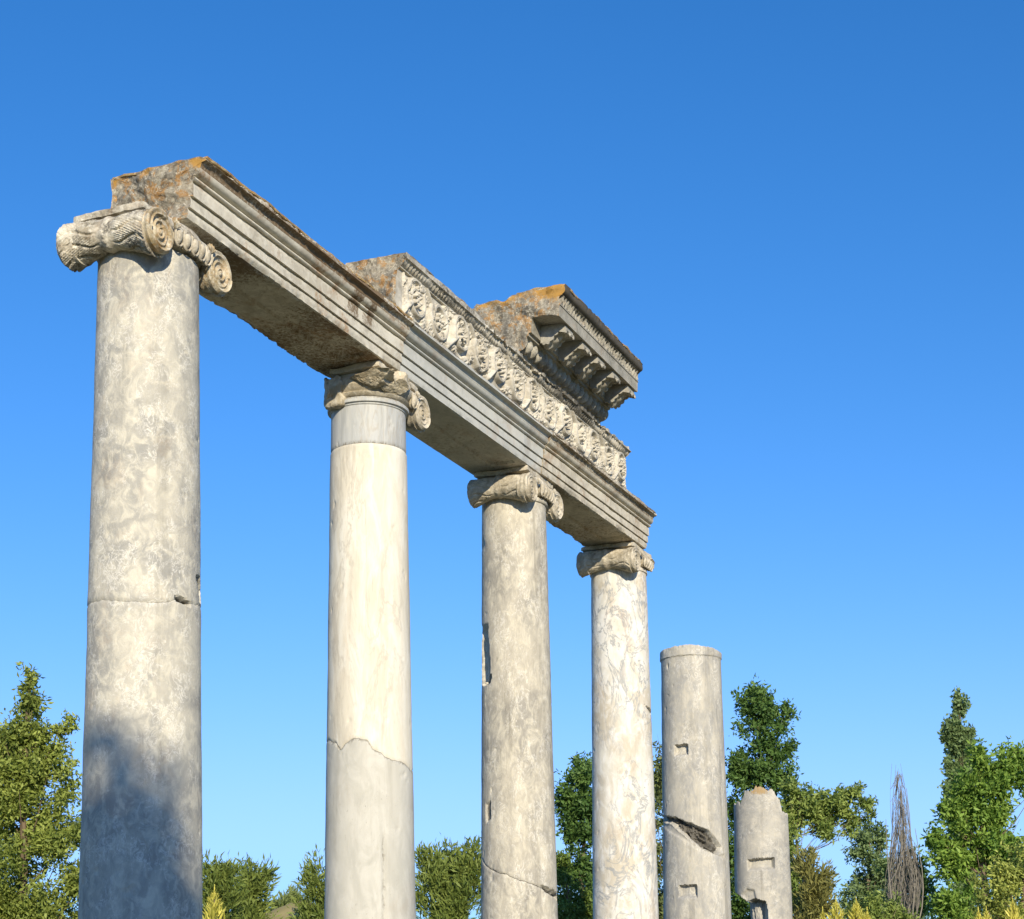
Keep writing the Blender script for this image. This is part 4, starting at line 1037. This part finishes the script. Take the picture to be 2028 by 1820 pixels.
# ---------------------------------------------------------------- vegetation
TREES = [
{"name": "leafy_tree", "label": "bushy light green tree with a pointed top left of the nearest column", "cat": "tree", "base": [8.11, 7.51], "cl": [[7.83, 7.21, 5.26, 0.07, 0.18], [7.84, 7.25, 4.96, 0.16, 0.24], [7.85, 7.33, 4.64, 0.29, 0.27], [8.02, 6.92, 4.69, 0.18, 0.08], [8.06, 6.79, 4.78, 0.06, 0.05], [7.98, 7.09, 4.45, 0.24, 0.22], [7.78, 7.53, 4.52, 0.16, 0.18], [7.83, 7.52, 4.22, 0.36, 0.36], [8.03, 7.08, 4.09, 0.42, 0.39], [7.92, 7.47, 3.62, 0.57, 0.54], [8.15, 6.98, 3.49, 0.45, 0.48], [8.05, 7.4, 2.78, 0.78, 0.66], [8.31, 6.86, 2.6, 0.36, 0.54], [8.18, 7.34, 1.95, 0.9, 0.66]], "kind": "leaf", "leaf": 0.07, "n": 52000, "mat": "olive", "group": None, "dz": 0.8, "tr": 0.1, "gap": 0.32},
{"name": "pine_tree", "label": "dark green pine clump just right of the nearest column, behind a golden conifer", "cat": "tree", "base": [27.83, 17.64], "cl": [[27.62, 17.59, 4.09, 0.38, 0.5], [27.77, 17.38, 3.65, 0.57, 0.63], [27.77, 17.6, 2.9, 0.76, 0.88], [27.77, 17.17, 4.33, 0.18, 0.28]], "kind": "needle", "leaf": 0.2, "n": 9000, "mat": "pine", "group": None, "dz": 1.0, "tr": 0.12, "gap": 0.32},
{"name": "pine_tree", "label": "rounded green pine between the two left columns, left of a brown knoll", "cat": "tree", "base": [29.93, 17.84], "cl": [[29.76, 17.67, 4.26, 0.37, 0.42], [29.78, 17.78, 3.73, 0.53, 0.66], [29.89, 17.74, 2.94, 0.66, 0.79], [29.82, 17.48, 4.39, 0.19, 0.29], [29.65, 17.86, 4.46, 0.19, 0.24]], "kind": "needle", "leaf": 0.2, "n": 8000, "mat": "pine", "group": None, "dz": 1.0, "tr": 0.12, "gap": 0.32},
{"name": "pine_tree", "label": "small distant pine low on the skyline between the two left columns", "cat": "tree", "base": [49.4, 28.55], "cl": [[49.17, 28.42, 4.88, 0.4, 0.4], [49.23, 28.45, 4.29, 0.5, 0.6], [49.4, 27.98, 4.58, 0.32, 0.36]], "kind": "needle", "leaf": 0.28, "n": 3000, "mat": "pine2", "group": None, "dz": 1.0, "tr": 0.12, "gap": 0.32},
{"name": "pine_tree", "label": "dark narrow pine against the left edge of the second column", "cat": "tree", "base": [32.34, 17.32], "cl": [[32.14, 17.13, 4.56, 0.19, 0.41], [32.12, 17.28, 4.15, 0.33, 0.48], [32.21, 17.3, 3.4, 0.44, 0.69], [32.28, 16.89, 4.21, 0.36, 0.55], [32.36, 17.1, 2.84, 0.69, 0.83]], "kind": "needle", "leaf": 0.2, "n": 6000, "mat": "pine", "group": None, "dz": 1.0, "tr": 0.12, "gap": 0.32},
{"name": "pine_tree", "label": "broad green pine between the second and third columns", "cat": "tree", "base": [28.36, 11.27], "cl": [[27.9, 11.76, 4.2, 0.26, 0.36], [28.06, 11.37, 4.25, 0.36, 0.48], [28.23, 10.92, 4.37, 0.36, 0.42], [28.36, 10.65, 4.24, 0.3, 0.48], [28.03, 11.63, 3.6, 0.6, 0.72], [28.34, 10.92, 3.53, 0.6, 0.72], [28.27, 11.35, 2.64, 0.96, 0.84]], "kind": "needle", "leaf": 0.2, "n": 16000, "mat": "pine", "group": None, "dz": 1.0, "tr": 0.12, "gap": 0.32},
{"name": "leafy_tree", "label": "dark green bushy tree between the third and fourth columns", "cat": "tree", "base": [23.9, 6.37], "cl": [[23.54, 6.1, 5.8, 0.37, 0.39], [23.53, 6.27, 5.29, 0.35, 0.46], [23.67, 6.12, 4.68, 0.51, 0.61], [23.62, 6.38, 4.18, 0.36, 0.61], [23.76, 6.28, 3.47, 0.61, 0.72], [23.85, 6.34, 2.55, 0.72, 0.72]], "kind": "leaf", "leaf": 0.11, "n": 20000, "mat": "dark", "group": None, "dz": 1.0, "tr": 0.12, "gap": 0.32},
{"name": "leafy_tree", "label": "grey green tree seen as a thin sliver between the fourth and fifth columns", "cat": "tree", "base": [28.43, 6.01], "cl": [[27.95, 5.76, 6.72, 0.34, 0.51], [28.06, 5.8, 5.7, 0.46, 0.8], [28.16, 5.92, 4.45, 0.57, 0.91], [28.31, 5.94, 3.21, 0.69, 1.03]], "kind": "leaf", "leaf": 0.11, "n": 14000, "mat": "dull", "group": None, "dz": 1.0, "tr": 0.12, "gap": 0.32},
{"name": "leafy_tree", "label": "tall dark green tree rising behind the broken sixth column", "cat": "tree", "base": [27.23, 3.7], "cl": [[26.75, 3.2, 7.45, 0.41, 0.39], [26.62, 3.54, 7.34, 0.24, 0.28], [26.93, 2.87, 7.17, 0.24, 0.43], [26.8, 3.27, 6.86, 0.52, 0.49], [26.98, 2.94, 6.53, 0.28, 0.43], [26.8, 3.46, 6.21, 0.54, 0.49], [26.73, 3.72, 5.89, 0.32, 0.49], [27.0, 3.08, 5.89, 0.41, 0.43], [26.9, 3.51, 5.25, 0.65, 0.54], [26.97, 3.67, 4.17, 0.65, 0.97], [27.15, 3.65, 2.77, 0.76, 0.87]], "kind": "leaf", "leaf": 0.11, "n": 26000, "mat": "dark", "group": None, "dz": 1.0, "tr": 0.12, "gap": 0.32},
{"name": "leaning_tree", "label": "loose light green tree with drooping right branches and a bare slanting trunk", "cat": "tree", "base": [21.63, 1.44], "cl": [[21.36, 1.2, 4.94, 0.25, 0.2], [21.46, 1.05, 4.63, 0.43, 0.36], [21.37, 1.31, 4.45, 0.36, 0.5], [21.63, 0.63, 4.71, 0.36, 0.27], [21.75, 0.29, 4.86, 0.23, 0.13], [21.87, 0.07, 4.7, 0.18, 0.11], [21.64, 0.74, 4.26, 0.41, 0.29], [21.8, 0.32, 4.39, 0.2, 0.25], [21.41, 1.44, 3.73, 0.25, 0.54], [21.9, 0.04, 4.57, 0.07, 0.11], [21.53, 1.3, 3.19, 0.32, 0.54]], "kind": "leaf", "leaf": 0.09, "n": 15000, "mat": "light", "group": None, "dz": 0.8, "tr": 0.07, "gap": 0.32},
{"name": "olive_shrub", "label": "brownish olive shrub at the foot of the leaning tree", "cat": "shrub", "base": [19.76, 0.7], "cl": [[19.63, 0.63, 3.25, 0.25, 0.29], [19.72, 0.53, 2.83, 0.29, 0.38], [19.7, 0.72, 2.33, 0.42, 0.42], [19.56, 0.73, 3.42, 0.1, 0.17]], "kind": "needle", "leaf": 0.13, "n": 7000, "mat": "brown", "group": None, "dz": 1.0, "tr": 0.12, "gap": 0.32},
{"name": "leafy_tree", "label": "grey green bushy tree between the leaning tree and the bare brown tree", "cat": "tree", "base": [28.2, 1.41], "cl": [[27.94, 1.23, 4.68, 0.22, 0.24], [27.88, 1.47, 4.36, 0.28, 0.39], [28.06, 1.08, 4.24, 0.3, 0.54], [27.99, 1.41, 3.71, 0.49, 0.54], [28.19, 1.03, 3.38, 0.54, 0.54], [28.31, 0.85, 3.06, 0.54, 0.65], [28.14, 1.37, 2.63, 0.65, 0.76]], "kind": "leaf", "leaf": 0.1, "n": 15000, "mat": "blueg", "group": None, "dz": 1.0, "tr": 0.12, "gap": 0.32},
{"name": "dark_shrub", "label": "dark green shrub behind the bare brown tree", "cat": "shrub", "base": [25.55, -0.06], "cl": [[25.32, -0.02, 3.62, 0.35, 0.4], [25.46, -0.22, 3.22, 0.4, 0.5], [25.42, 0.04, 2.64, 0.6, 0.6]], "kind": "leaf", "leaf": 0.1, "n": 7000, "mat": "dark", "group": None, "dz": 1.0, "tr": 0.12, "gap": 0.32},
{"name": "poplar_tree", "label": "tall slender poplar towering at the right, above the maple", "cat": "tree", "base": [51.64, 2.82], "cl": [[50.74, 2.38, 10.84, 0.24, 0.45], [50.81, 2.41, 10.15, 0.38, 0.7], [50.66, 2.84, 9.95, 0.16, 0.45], [50.93, 2.38, 9.28, 0.42, 0.78], [50.78, 2.8, 9.12, 0.23, 0.7], [51.05, 2.39, 8.33, 0.45, 0.87], [50.92, 2.75, 8.16, 0.28, 0.7], [51.06, 2.6, 7.55, 0.59, 0.7], [51.18, 2.57, 6.69, 0.59, 1.39], [51.46, 2.73, 3.92, 0.59, 2.09]], "kind": "poplar", "leaf": 0.15, "n": 24000, "mat": "blueg", "group": None, "dz": 1, "tr": 0.14, "gap": 0.25},
{"name": "maple_tree", "label": "large bright green broadleaf tree at the right edge", "cat": "tree", "base": [21.97, -1.91], "cl": [[21.52, -1.92, 5.47, 0.08, 0.23], [21.72, -2.35, 5.4, 0.08, 0.21], [21.82, -2.58, 5.34, 0.08, 0.21], [21.64, -2.12, 5.18, 0.1, 0.21], [21.56, -1.95, 5.27, 0.16, 0.23], [21.57, -1.84, 4.83, 0.31, 0.31], [21.48, -1.54, 4.58, 0.26, 0.26], [21.41, -1.33, 4.41, 0.1, 0.19], [21.74, -2.34, 5.17, 0.21, 0.23], [21.72, -2.2, 4.83, 0.35, 0.35], [21.85, -2.58, 5.13, 0.19, 0.31], [21.98, -2.8, 4.82, 0.44, 0.52], [21.63, -1.81, 4.23, 0.48, 0.42], [21.83, -2.24, 4.13, 0.52, 0.52], [21.43, -1.27, 3.97, 0.19, 0.23], [21.51, -1.37, 3.71, 0.3, 0.26], [21.67, -1.69, 3.54, 0.48, 0.52], [21.95, -2.32, 3.44, 0.61, 0.61], [21.67, -1.49, 2.85, 0.48, 0.52], [21.97, -2.11, 2.58, 0.78, 0.7]], "kind": "leaf", "leaf": 0.105, "n": 36000, "mat": "maple", "group": None, "dz": 0.9, "tr": 0.14, "gap": 0.17},
{"name": "leafy_shrub", "label": "speckled yellow green bush in the lower right corner", "cat": "shrub", "base": [14.82, -3.08], "cl": [[14.68, -3.09, 3.0, 0.24, 0.24], [14.77, -3.34, 3.12, 0.26, 0.33], [14.64, -2.92, 2.67, 0.26, 0.3], [14.77, -3.19, 2.6, 0.4, 0.4], [14.76, -3.04, 2.14, 0.53, 0.4]], "kind": "leaf", "leaf": 0.06, "n": 11000, "mat": "speck", "group": None, "dz": 1.0, "tr": 0.12, "gap": 0.32},
{"name": "leafy_shrub", "label": "low green bush between the golden conifers and the bare tree", "cat": "shrub", "base": [17.19, -0.96], "cl": [[17.09, -0.93, 2.54, 0.3, 0.26], [17.22, -1.2, 2.5, 0.23, 0.23], [17.01, -0.67, 2.32, 0.38, 0.3]], "kind": "leaf", "leaf": 0.07, "n": 6000, "mat": "light", "group": None, "dz": 1.0, "tr": 0.12, "gap": 0.32},
{"name": "bare_tree", "label": "leafless brown upright tree with a broom of twigs", "cat": "tree", "base": [18.36, -1.14], "cl": [[18.07, -1.3, 4.75, 0.0, 0.0], [18.16, -1.25, 3.89, 0.31, 0.0]], "kind": "bare", "leaf": 0, "n": 0, "mat": "twig", "group": None, "dz": 1.0, "tr": 0.12, "gap": 0.32},
{"name": "leafy_shrub", "label": "tangled low green bush between the third and fourth columns", "cat": "shrub", "base": [16.35, 3.58], "cl": [[16.16, 3.66, 3.18, 0.2, 0.47], [16.27, 3.54, 2.72, 0.31, 0.47], [16.25, 3.7, 2.33, 0.39, 0.39]], "kind": "leaf", "leaf": 0.07, "n": 7000, "mat": "mid", "group": None, "dz": 1.0, "tr": 0.12, "gap": 0.32},
{"name": "golden_conifer", "label": "golden conifer with a single flame shaped tip beside the nearest column", "cat": "conifer", "base": [6.46, 3.71], "cl": [[6.39, 3.67, 2.57, 0.15, 0.36]], "kind": "gold", "leaf": 0.05, "n": 0, "mat": "gold", "group": "golden conifers along the garden", "dz": 1.0, "tr": 0.12, "gap": 0.32},
{"name": "golden_conifer", "label": "golden conifer with a pair of flame shaped tips by the sixth column", "cat": "conifer", "base": [12.93, -1.21], "cl": [[12.85, -1.25, 2.57, 0.13, 0.38], [12.8, -1.09, 2.44, 0.06, 0.19]], "kind": "gold", "leaf": 0.05, "n": 0, "mat": "gold", "group": "golden conifers along the garden", "dz": 1.0, "tr": 0.12, "gap": 0.32},
{"name": "golden_conifer", "label": "golden conifer left of the bare brown tree, with its low right shoot", "cat": "conifer", "base": [13.03, -1.44], "cl": [[12.95, -1.48, 2.56, 0.14, 0.38], [13.02, -1.6, 2.43, 0.06, 0.19]], "kind": "gold", "leaf": 0.05, "n": 0, "mat": "gold", "group": "golden conifers along the garden", "dz": 1.0, "tr": 0.12, "gap": 0.32},
{"name": "golden_conifer", "label": "golden conifer with two thin low tips under the maple", "cat": "conifer", "base": [13.66, -2.93], "cl": [[13.6, -2.97, 2.43, 0.06, 0.25], [13.56, -2.88, 2.42, 0.04, 0.19]], "kind": "gold", "leaf": 0.05, "n": 0, "mat": "gold", "group": "golden conifers along the garden", "dz": 1.0, "tr": 0.12, "gap": 0.32},
{"name": "golden_conifer", "label": "golden conifer nearest the right edge of the view", "cat": "conifer", "base": [13.79, -3.24], "cl": [[13.72, -3.28, 2.54, 0.13, 0.38]], "kind": "gold", "leaf": 0.05, "n": 0, "mat": "gold", "group": "golden conifers along the garden", "dz": 1.0, "tr": 0.12, "gap": 0.32}
]


def leaves(cl, n, size, kind, seed, dz, gap):
    """each clump is made of boughs, each bough of leafy shoots: sky shows between boughs, shoots stick out at the edge"""
    rg = np.random.default_rng(seed)
    cl = np.array(cl, float)
    vol = (cl[:, 3] * cl[:, 4]) ** .95
    Pts = []; Tn = []; Ax = []
    cnt = np.maximum(1, (n * vol / vol.sum())).astype(int)
    up = dict(leaf=.45, dense=.2, needle=1.1, poplar=2.4)[kind]
    for (x, y, z, rx, rz), c in zip(cl, cnt):
        nb = int(max(4, min(26, 5 + 22 * gap * (rx + rz) / (12 * size)))) if kind != 'dense' else 14
        d = rg.normal(size=(nb, 3)); d /= np.linalg.norm(d, axis=1, keepdims=True)
        q = rg.uniform(.35, 1.0, (nb, 1)) ** .5
        bc = np.array([x, y, z]) + d * q * [rx * dz, rx * dz, rz] * .86
        br = rg.uniform(.24, .50, nb) * min(rx, rz) * (1.0 if kind != 'dense' else 1.6)
        bt = rg.uniform(0, 1, nb)
        k = max(nb, int(c / 20))
        ob = rg.choice(nb, k, p=br ** 2 / (br ** 2).sum())
        e = rg.normal(size=(k, 3)); e /= np.linalg.norm(e, axis=1, keepdims=True)
        e = e * rg.uniform(.2, 1, (k, 1)) ** .5
        ctr = bc[ob] + e * br[ob][:, None] * ([1, 1, .8] if kind in ('leaf', 'dense') else [.7, .7, 1.3])
        ax = d[ob] * [.8, .8, .6] + e * .6 + np.array([0, 0, up]) + rg.normal(size=(k, 3)) * .35
        ax /= np.linalg.norm(ax, axis=1, keepdims=True)
        L = rg.uniform(.5, 1.5, k) * min(.5, .28 * min(rx, rz) + 2.0 * size)
        t0 = .65 * bt[ob] + .35 * rg.uniform(0, 1, k)
        own = rg.integers(0, k, c); t = rg.uniform(-.5, .5, c)
        wdt = (.13 if kind != 'dense' else .3) * L[own] * (1.05 - 1.2 * np.abs(t)) + size * .22
        Pts.append(ctr[own] + ax[own] * (t * L[own])[:, None] + rg.normal(size=(c, 3)) * wdt[:, None] * .8)
        Ax.append(ax[own]); Tn.append(np.clip(.6 * t0[own] + .4 * rg.uniform(0, 1, c), 0, 1))
    P = np.concatenate(Pts); T = np.concatenate(Tn); A = np.concatenate(Ax)
    ok = P[:, 2] > .05; P = P[ok]; T = T[ok]; A = A[ok]; n = len(P)
    s = size * rg.uniform(.5, 1.35, n)
    if kind == 'needle': D = A * 1.2 + rg.normal(size=(n, 3)) * .55; wd = .17
    elif kind == 'poplar': D = A * .4 + rg.normal(size=(n, 3)); wd = .5
    else: D = A * .5 + rg.normal(size=(n, 3)); D[:, 2] -= .15; wd = .32
    D /= np.linalg.norm(D, axis=1, keepdims=True)
    U = rg.normal(size=(n, 3)); U -= (U * D).sum(1, keepdims=True) * D; U /= np.linalg.norm(U, axis=1, keepdims=True)
    Nn = np.cross(D, U)
    a = P; b_ = P + D * s[:, None] * .5 + U * (s * wd)[:, None] * .6 + Nn * (s * .10)[:, None]
    c_ = P + D * s[:, None] - Nn * (s * .08)[:, None]; d_ = P + D * s[:, None] * .5 - U * (s * wd)[:, None] * .6 + Nn * (s * .10)[:, None]
    V = np.stack([a, b_, c_, d_], 1).reshape(-1, 3)
    F = np.arange(4 * n).reshape(-1, 4)
    return V, F, np.repeat(T, 4), P

def limbs(base, cl, tr, seed, lean=None):
    """tapered trunk with limbs reaching into every clump"""
    rg = random.Random(seed); a = Acc()
    cl = sorted(cl, key=lambda c: c[2])
    top = max(cl, key=lambda c: c[2])
    bx, by = base
    hx = sum(c[0] for c in cl) / len(cl); hy = sum(c[1] for c in cl) / len(cl)
    n = 14; tp = []
    for k in range(n):
        t = k / (n - 1)
        x = bx + (hx - bx) * min(1, t * 1.4) * (1 - max(0, t - .6)) + (top[0] - hx) * max(0, t - .6) / .4
        y = by + (hy - by) * min(1, t * 1.4) + (top[1] - hy) * max(0, t - .6) / .4
        x = bx + (top[0] - bx) * t ** 1.5; y = by + (top[1] - by) * t ** 1.5
        tp.append((x + .03 * rg.uniform(-1, 1), y + .03 * rg.uniform(-1, 1), -.1 + (top[2] + .3 * top[4]) * t))
    V, F = tube(tp, [tr * (1.25 if k == 0 else 1) * (1 - .9 * k / (n - 1)) for k in range(n)], 9); a.add(V, F)
    for c in cl:
        for q in range(3):
            e = np.array([c[0] + c[3] * rg.uniform(-.7, .7), c[1] + c[3] * rg.uniform(-.6, .6), c[2] + c[4] * rg.uniform(-.4, .85)])
            zs = max(.5, e[2] - rg.uniform(.4, 1.1) * (.5 + c[4])); j = min(n - 2, max(1, int(n * zs / (top[2] + .01) * .95)))
            s = np.array(tp[j]); mdl = s * .45 + e * .55 + np.array([0, 0, -.12 * np.linalg.norm(e - s) + .02])
            w0 = tr * .17 * (1 - .75 * j / n)
            V, F = tube([s, s * .7 + mdl * .3, mdl, e * .6 + mdl * .4, e], [w0, w0 * .85, w0 * .6, w0 * .4, w0 * .12], 5); a.add(V, F)
    return a

def golden(d, root):
    """flame shaped sprays packed upward round each leader"""
    rg = np.random.default_rng(int(abs(d['base'][1]) * 100))
    VV = []; TT = []
    for (x, y, z, rx, rz) in d['cl']:
        tip = z + .02
        h = tip - .1; rb = max(.16, rx * 1.15)
        n = 2000
        t = rg.uniform(0, 1, n) ** .8                     # 0 at the foot, 1 at the tip
        zz = .1 + h * t
        dist = tip - zz
        rr = np.minimum(rb * 1.6, rx * 1.25 * (dist / .62) ** .95 + .004) * rg.uniform(.1, 1.35, n) ** .8 * (1 + .35 * vn(np.cos(np.linspace(0, 900, n)), zz * 14, 0 * zz, 4))
        a = rg.uniform(0, 2 * np.pi, n)
        P = np.stack([x + rr * np.cos(a), y + rr * np.sin(a), zz - .04], -1)
        D = np.stack([np.cos(a) * .5, np.sin(a) * .5, np.ones(n)], -1) + rg.normal(size=(n, 3)) * .32
        D /= np.linalg.norm(D, axis=1, keepdims=True)
        s = np.minimum(rg.uniform(.04, .13, n), .02 + dist * .45)
        U = rg.normal(size=(n, 3)); U -= (U * D).sum(1, keepdims=True) * D; U /= np.linalg.norm(U, axis=1, keepdims=True)
        w = s * .12
        V = np.stack([P - U * w[:, None] * .5, P + U * w[:, None] * .5, P + D * s[:, None] * .6 + U * w[:, None] * .6, P + D * s[:, None], P + D * s[:, None] * .6 - U * w[:, None] * .6], 1)
        VV.append(V.reshape(-1, 3)); TT.append(np.repeat(rg.uniform(0, 1, n), 5))
        # leader spike
        k = 26; q = np.linspace(0, 1, k)
        P = np.stack([x + 0 * q, y + 0 * q, tip - .10 + .13 * q], -1); a = rg.uniform(0, 6.28, k)
        D = np.stack([np.cos(a) * .3, np.sin(a) * .3, np.ones(k)], -1); D /= np.linalg.norm(D, axis=1, keepdims=True)
        U = np.stack([-np.sin(a), np.cos(a), 0 * a], -1); s = .035 * (1.2 - q); w = .005
        V = np.stack([P - U * w, P + U * w, P + D * (s * .6)[:, None] + U * w, P + D * s[:, None], P + D * (s * .6)[:, None] - U * w], 1)
        VV.append(V.reshape(-1, 3)); TT.append(np.full(k * 5, .8))
    V = np.concatenate(VV); F = np.arange(len(V)).reshape(-1, 5)
    meshobj('foliage', V, F, LM['gold'], root, smooth=0, attr=np.concatenate(TT))
    a = Acc()
    for (x, y, z, rx, rz) in d['cl']:
        V, F = tube([(x, y, -.05), (x, y, z * .5), (x, y, z - .02)], [.05, .03, .004], 7); a.add(V, F)
    a.obj('trunk', BARK, root)

def bare(d, root):
    """leafless upright tree: a few stems fork again and again and close into a thin wispy spire"""
    rg = random.Random(8)
    bx, by = d['base']; top = d['cl'][0][2] + .0
    a = Acc()
    def hw(z):
        return float(np.interp(z, [0, 2.1, 2.45, 2.8, 3.08, 3.35, 3.75, 4.3, top], [.07, .08, .15, .27, .25, .18, .12, .075, .022]))
    def grow(p, ang, lean, L, r, depth):
        n = 7; pts = []; x, y, z = p
        st = L / (n - 1)
        for j in range(n):
            pts.append((x, y, z))
            if z > top: break
            lean = lean * .84 + rg.uniform(-.08, .08)
            ang += rg.uniform(-.35, .35)
            x += st * math.sin(lean) * math.cos(ang); y += st * math.sin(lean) * math.sin(ang); z += st * math.cos(lean)
            o = math.hypot(x - bx, y - by); m = hw(z) * (1.0 if depth else .8)
            if o > m:
                f = .55 + .45 * m / o; x = bx + (x - bx) * f; y = by + (y - by) * f
        k = len(pts)
        if k < 3: return
        V, F = tube(pts, [max(.0022, r * (1 - .75 * j / (k - 1))) for j in range(k)], 5); a.add(V, F)
        if depth < 3:
            for q in range((8, 4, 2)[depth]):
                t = rg.uniform(.15, .95); j = min(k - 2, int(t * (k - 1)))
                grow(pts[j], rg.uniform(0, 6.28), rg.uniform(.25, .6), L * rg.uniform(.28, .58), r * (1 - .75 * t) * .6, depth + 1)
    for q in range(7):
        an = q * .9 + rg.uniform(-.3, .3)
        x, y = bx + .07 * math.cos(an), by + .07 * math.sin(an)
        V, F = tube([(bx + .12 * math.cos(an), by + .12 * math.sin(an), -.05), (x, y, 1.2), (x, y, 2.15)], [.055, .04, .028], 6); a.add(V, F)
        grow((x, y, 2.1), an, rg.uniform(.35, .65), (top - 2.15) * (rg.uniform(.45, .9) if q else 1.0), .016, 0)
    for q in range(46):                                     # long fine whips closing the spire
        an = rg.uniform(0, 6.28); u = rg.uniform(.1, .95); z0 = rg.uniform(2.3, 3.5); z1 = min(top - rg.uniform(0, .25), z0 + rg.uniform(.8, 1.7))
        pts = []
        for j in range(9):
            z = z0 + (z1 - z0) * j / 8; an += rg.uniform(-.18, .18)
            pts.append((bx + hw(z) * u * math.cos(an) + rg.uniform(-.008, .008), by + hw(z) * u * math.sin(an) + rg.uniform(-.008, .008), z))
        V, F = tube(pts, [.006 * (1 - .65 * j / 8) for j in range(9)], 5); a.add(V, F)
    for q in range(12):                                     # low side twigs curving up and out
        an = rg.uniform(0, 6.28); z0 = rg.uniform(2.0, 2.5); L = rg.uniform(.35, .9); o = rg.uniform(.25, .6)
        pts = [(bx + math.cos(an) * (.06 + o * t), by + math.sin(an) * (.06 + o * t), z0 + L * t ** 1.5) for t in np.linspace(0, 1, 7)]
        V, F = tube(pts, [.011 * (1 - .8 * t) for t in np.linspace(0, 1, 7)], 5); a.add(V, F)
    a.obj('twigs', TWIG, root)

for k, d in enumerate(TREES):
    root = empty(d['name'], d['label'], d['cat'], (*d['base'], 0), d['group'])
    if d['kind'] == 'gold': golden(d, root); continue
    if d['kind'] == 'bare': bare(d, root); continue
    V, F, T, P = leaves(d['cl'], int(d['n'] * 1.0), d['leaf'], d['kind'], 100 + k, d['dz'], d['gap'])
    # fill the crown's lower hidden part down to the ground
    meshobj('crown', V, F, LM[d['mat']], root, smooth=0, attr=T)
    limbs(d['base'], d['cl'], d['tr'], 300 + k).obj('trunk', BARK_PALE if d['mat'] in ('light', 'blueg') else BARK, root)

# a slim cypress on the sun side throws the shade over the foot of the nearest column
def cypress():
    L = 19.0
    bx, by = -math.cos(SUN_AZ) * L + math.sin(SUN_AZ) * -.22, -math.sin(SUN_AZ) * L + math.cos(SUN_AZ) * .22
    ztop = 2.56 + L * math.tan(SUN_EL)
    root = empty('cypress_tree', 'slim dark cypress standing behind the viewpoint on the sunny side', 'tree', (bx, by, 0))
    cl = [(bx + .13 * min(q, 3) / 3 * math.sin(SUN_AZ), by - .13 * min(q, 3) / 3 * math.cos(SUN_AZ), ztop - .72 - q * .55, min(.92, .42 + .17 * q), .55) for q in range(9)]
    V, F, T, P = leaves(cl, 58000, .172, 'dense', 77, 1.0, .0)
    tip = [(bx + .10 * math.sin(SUN_AZ), by - .10 * math.cos(SUN_AZ), ztop + .05 - .22 * q, .34 + .09 * q, .26) for q in range(5)]
    V2, F2, T2, P2 = leaves(tip, 900, .15, 'leaf', 78, 1.0, .3)
    F = np.concatenate([F, F2 + len(V)]); V = np.concatenate([V, V2]); T = np.concatenate([T, T2])
    meshobj('crown', V, F, LM['dark'], root, smooth=0, attr=T)
    limbs((bx, by), cl, .14, 5).obj('trunk', BARK, root)
cypress()
print('built', len(bpy.data.objects))
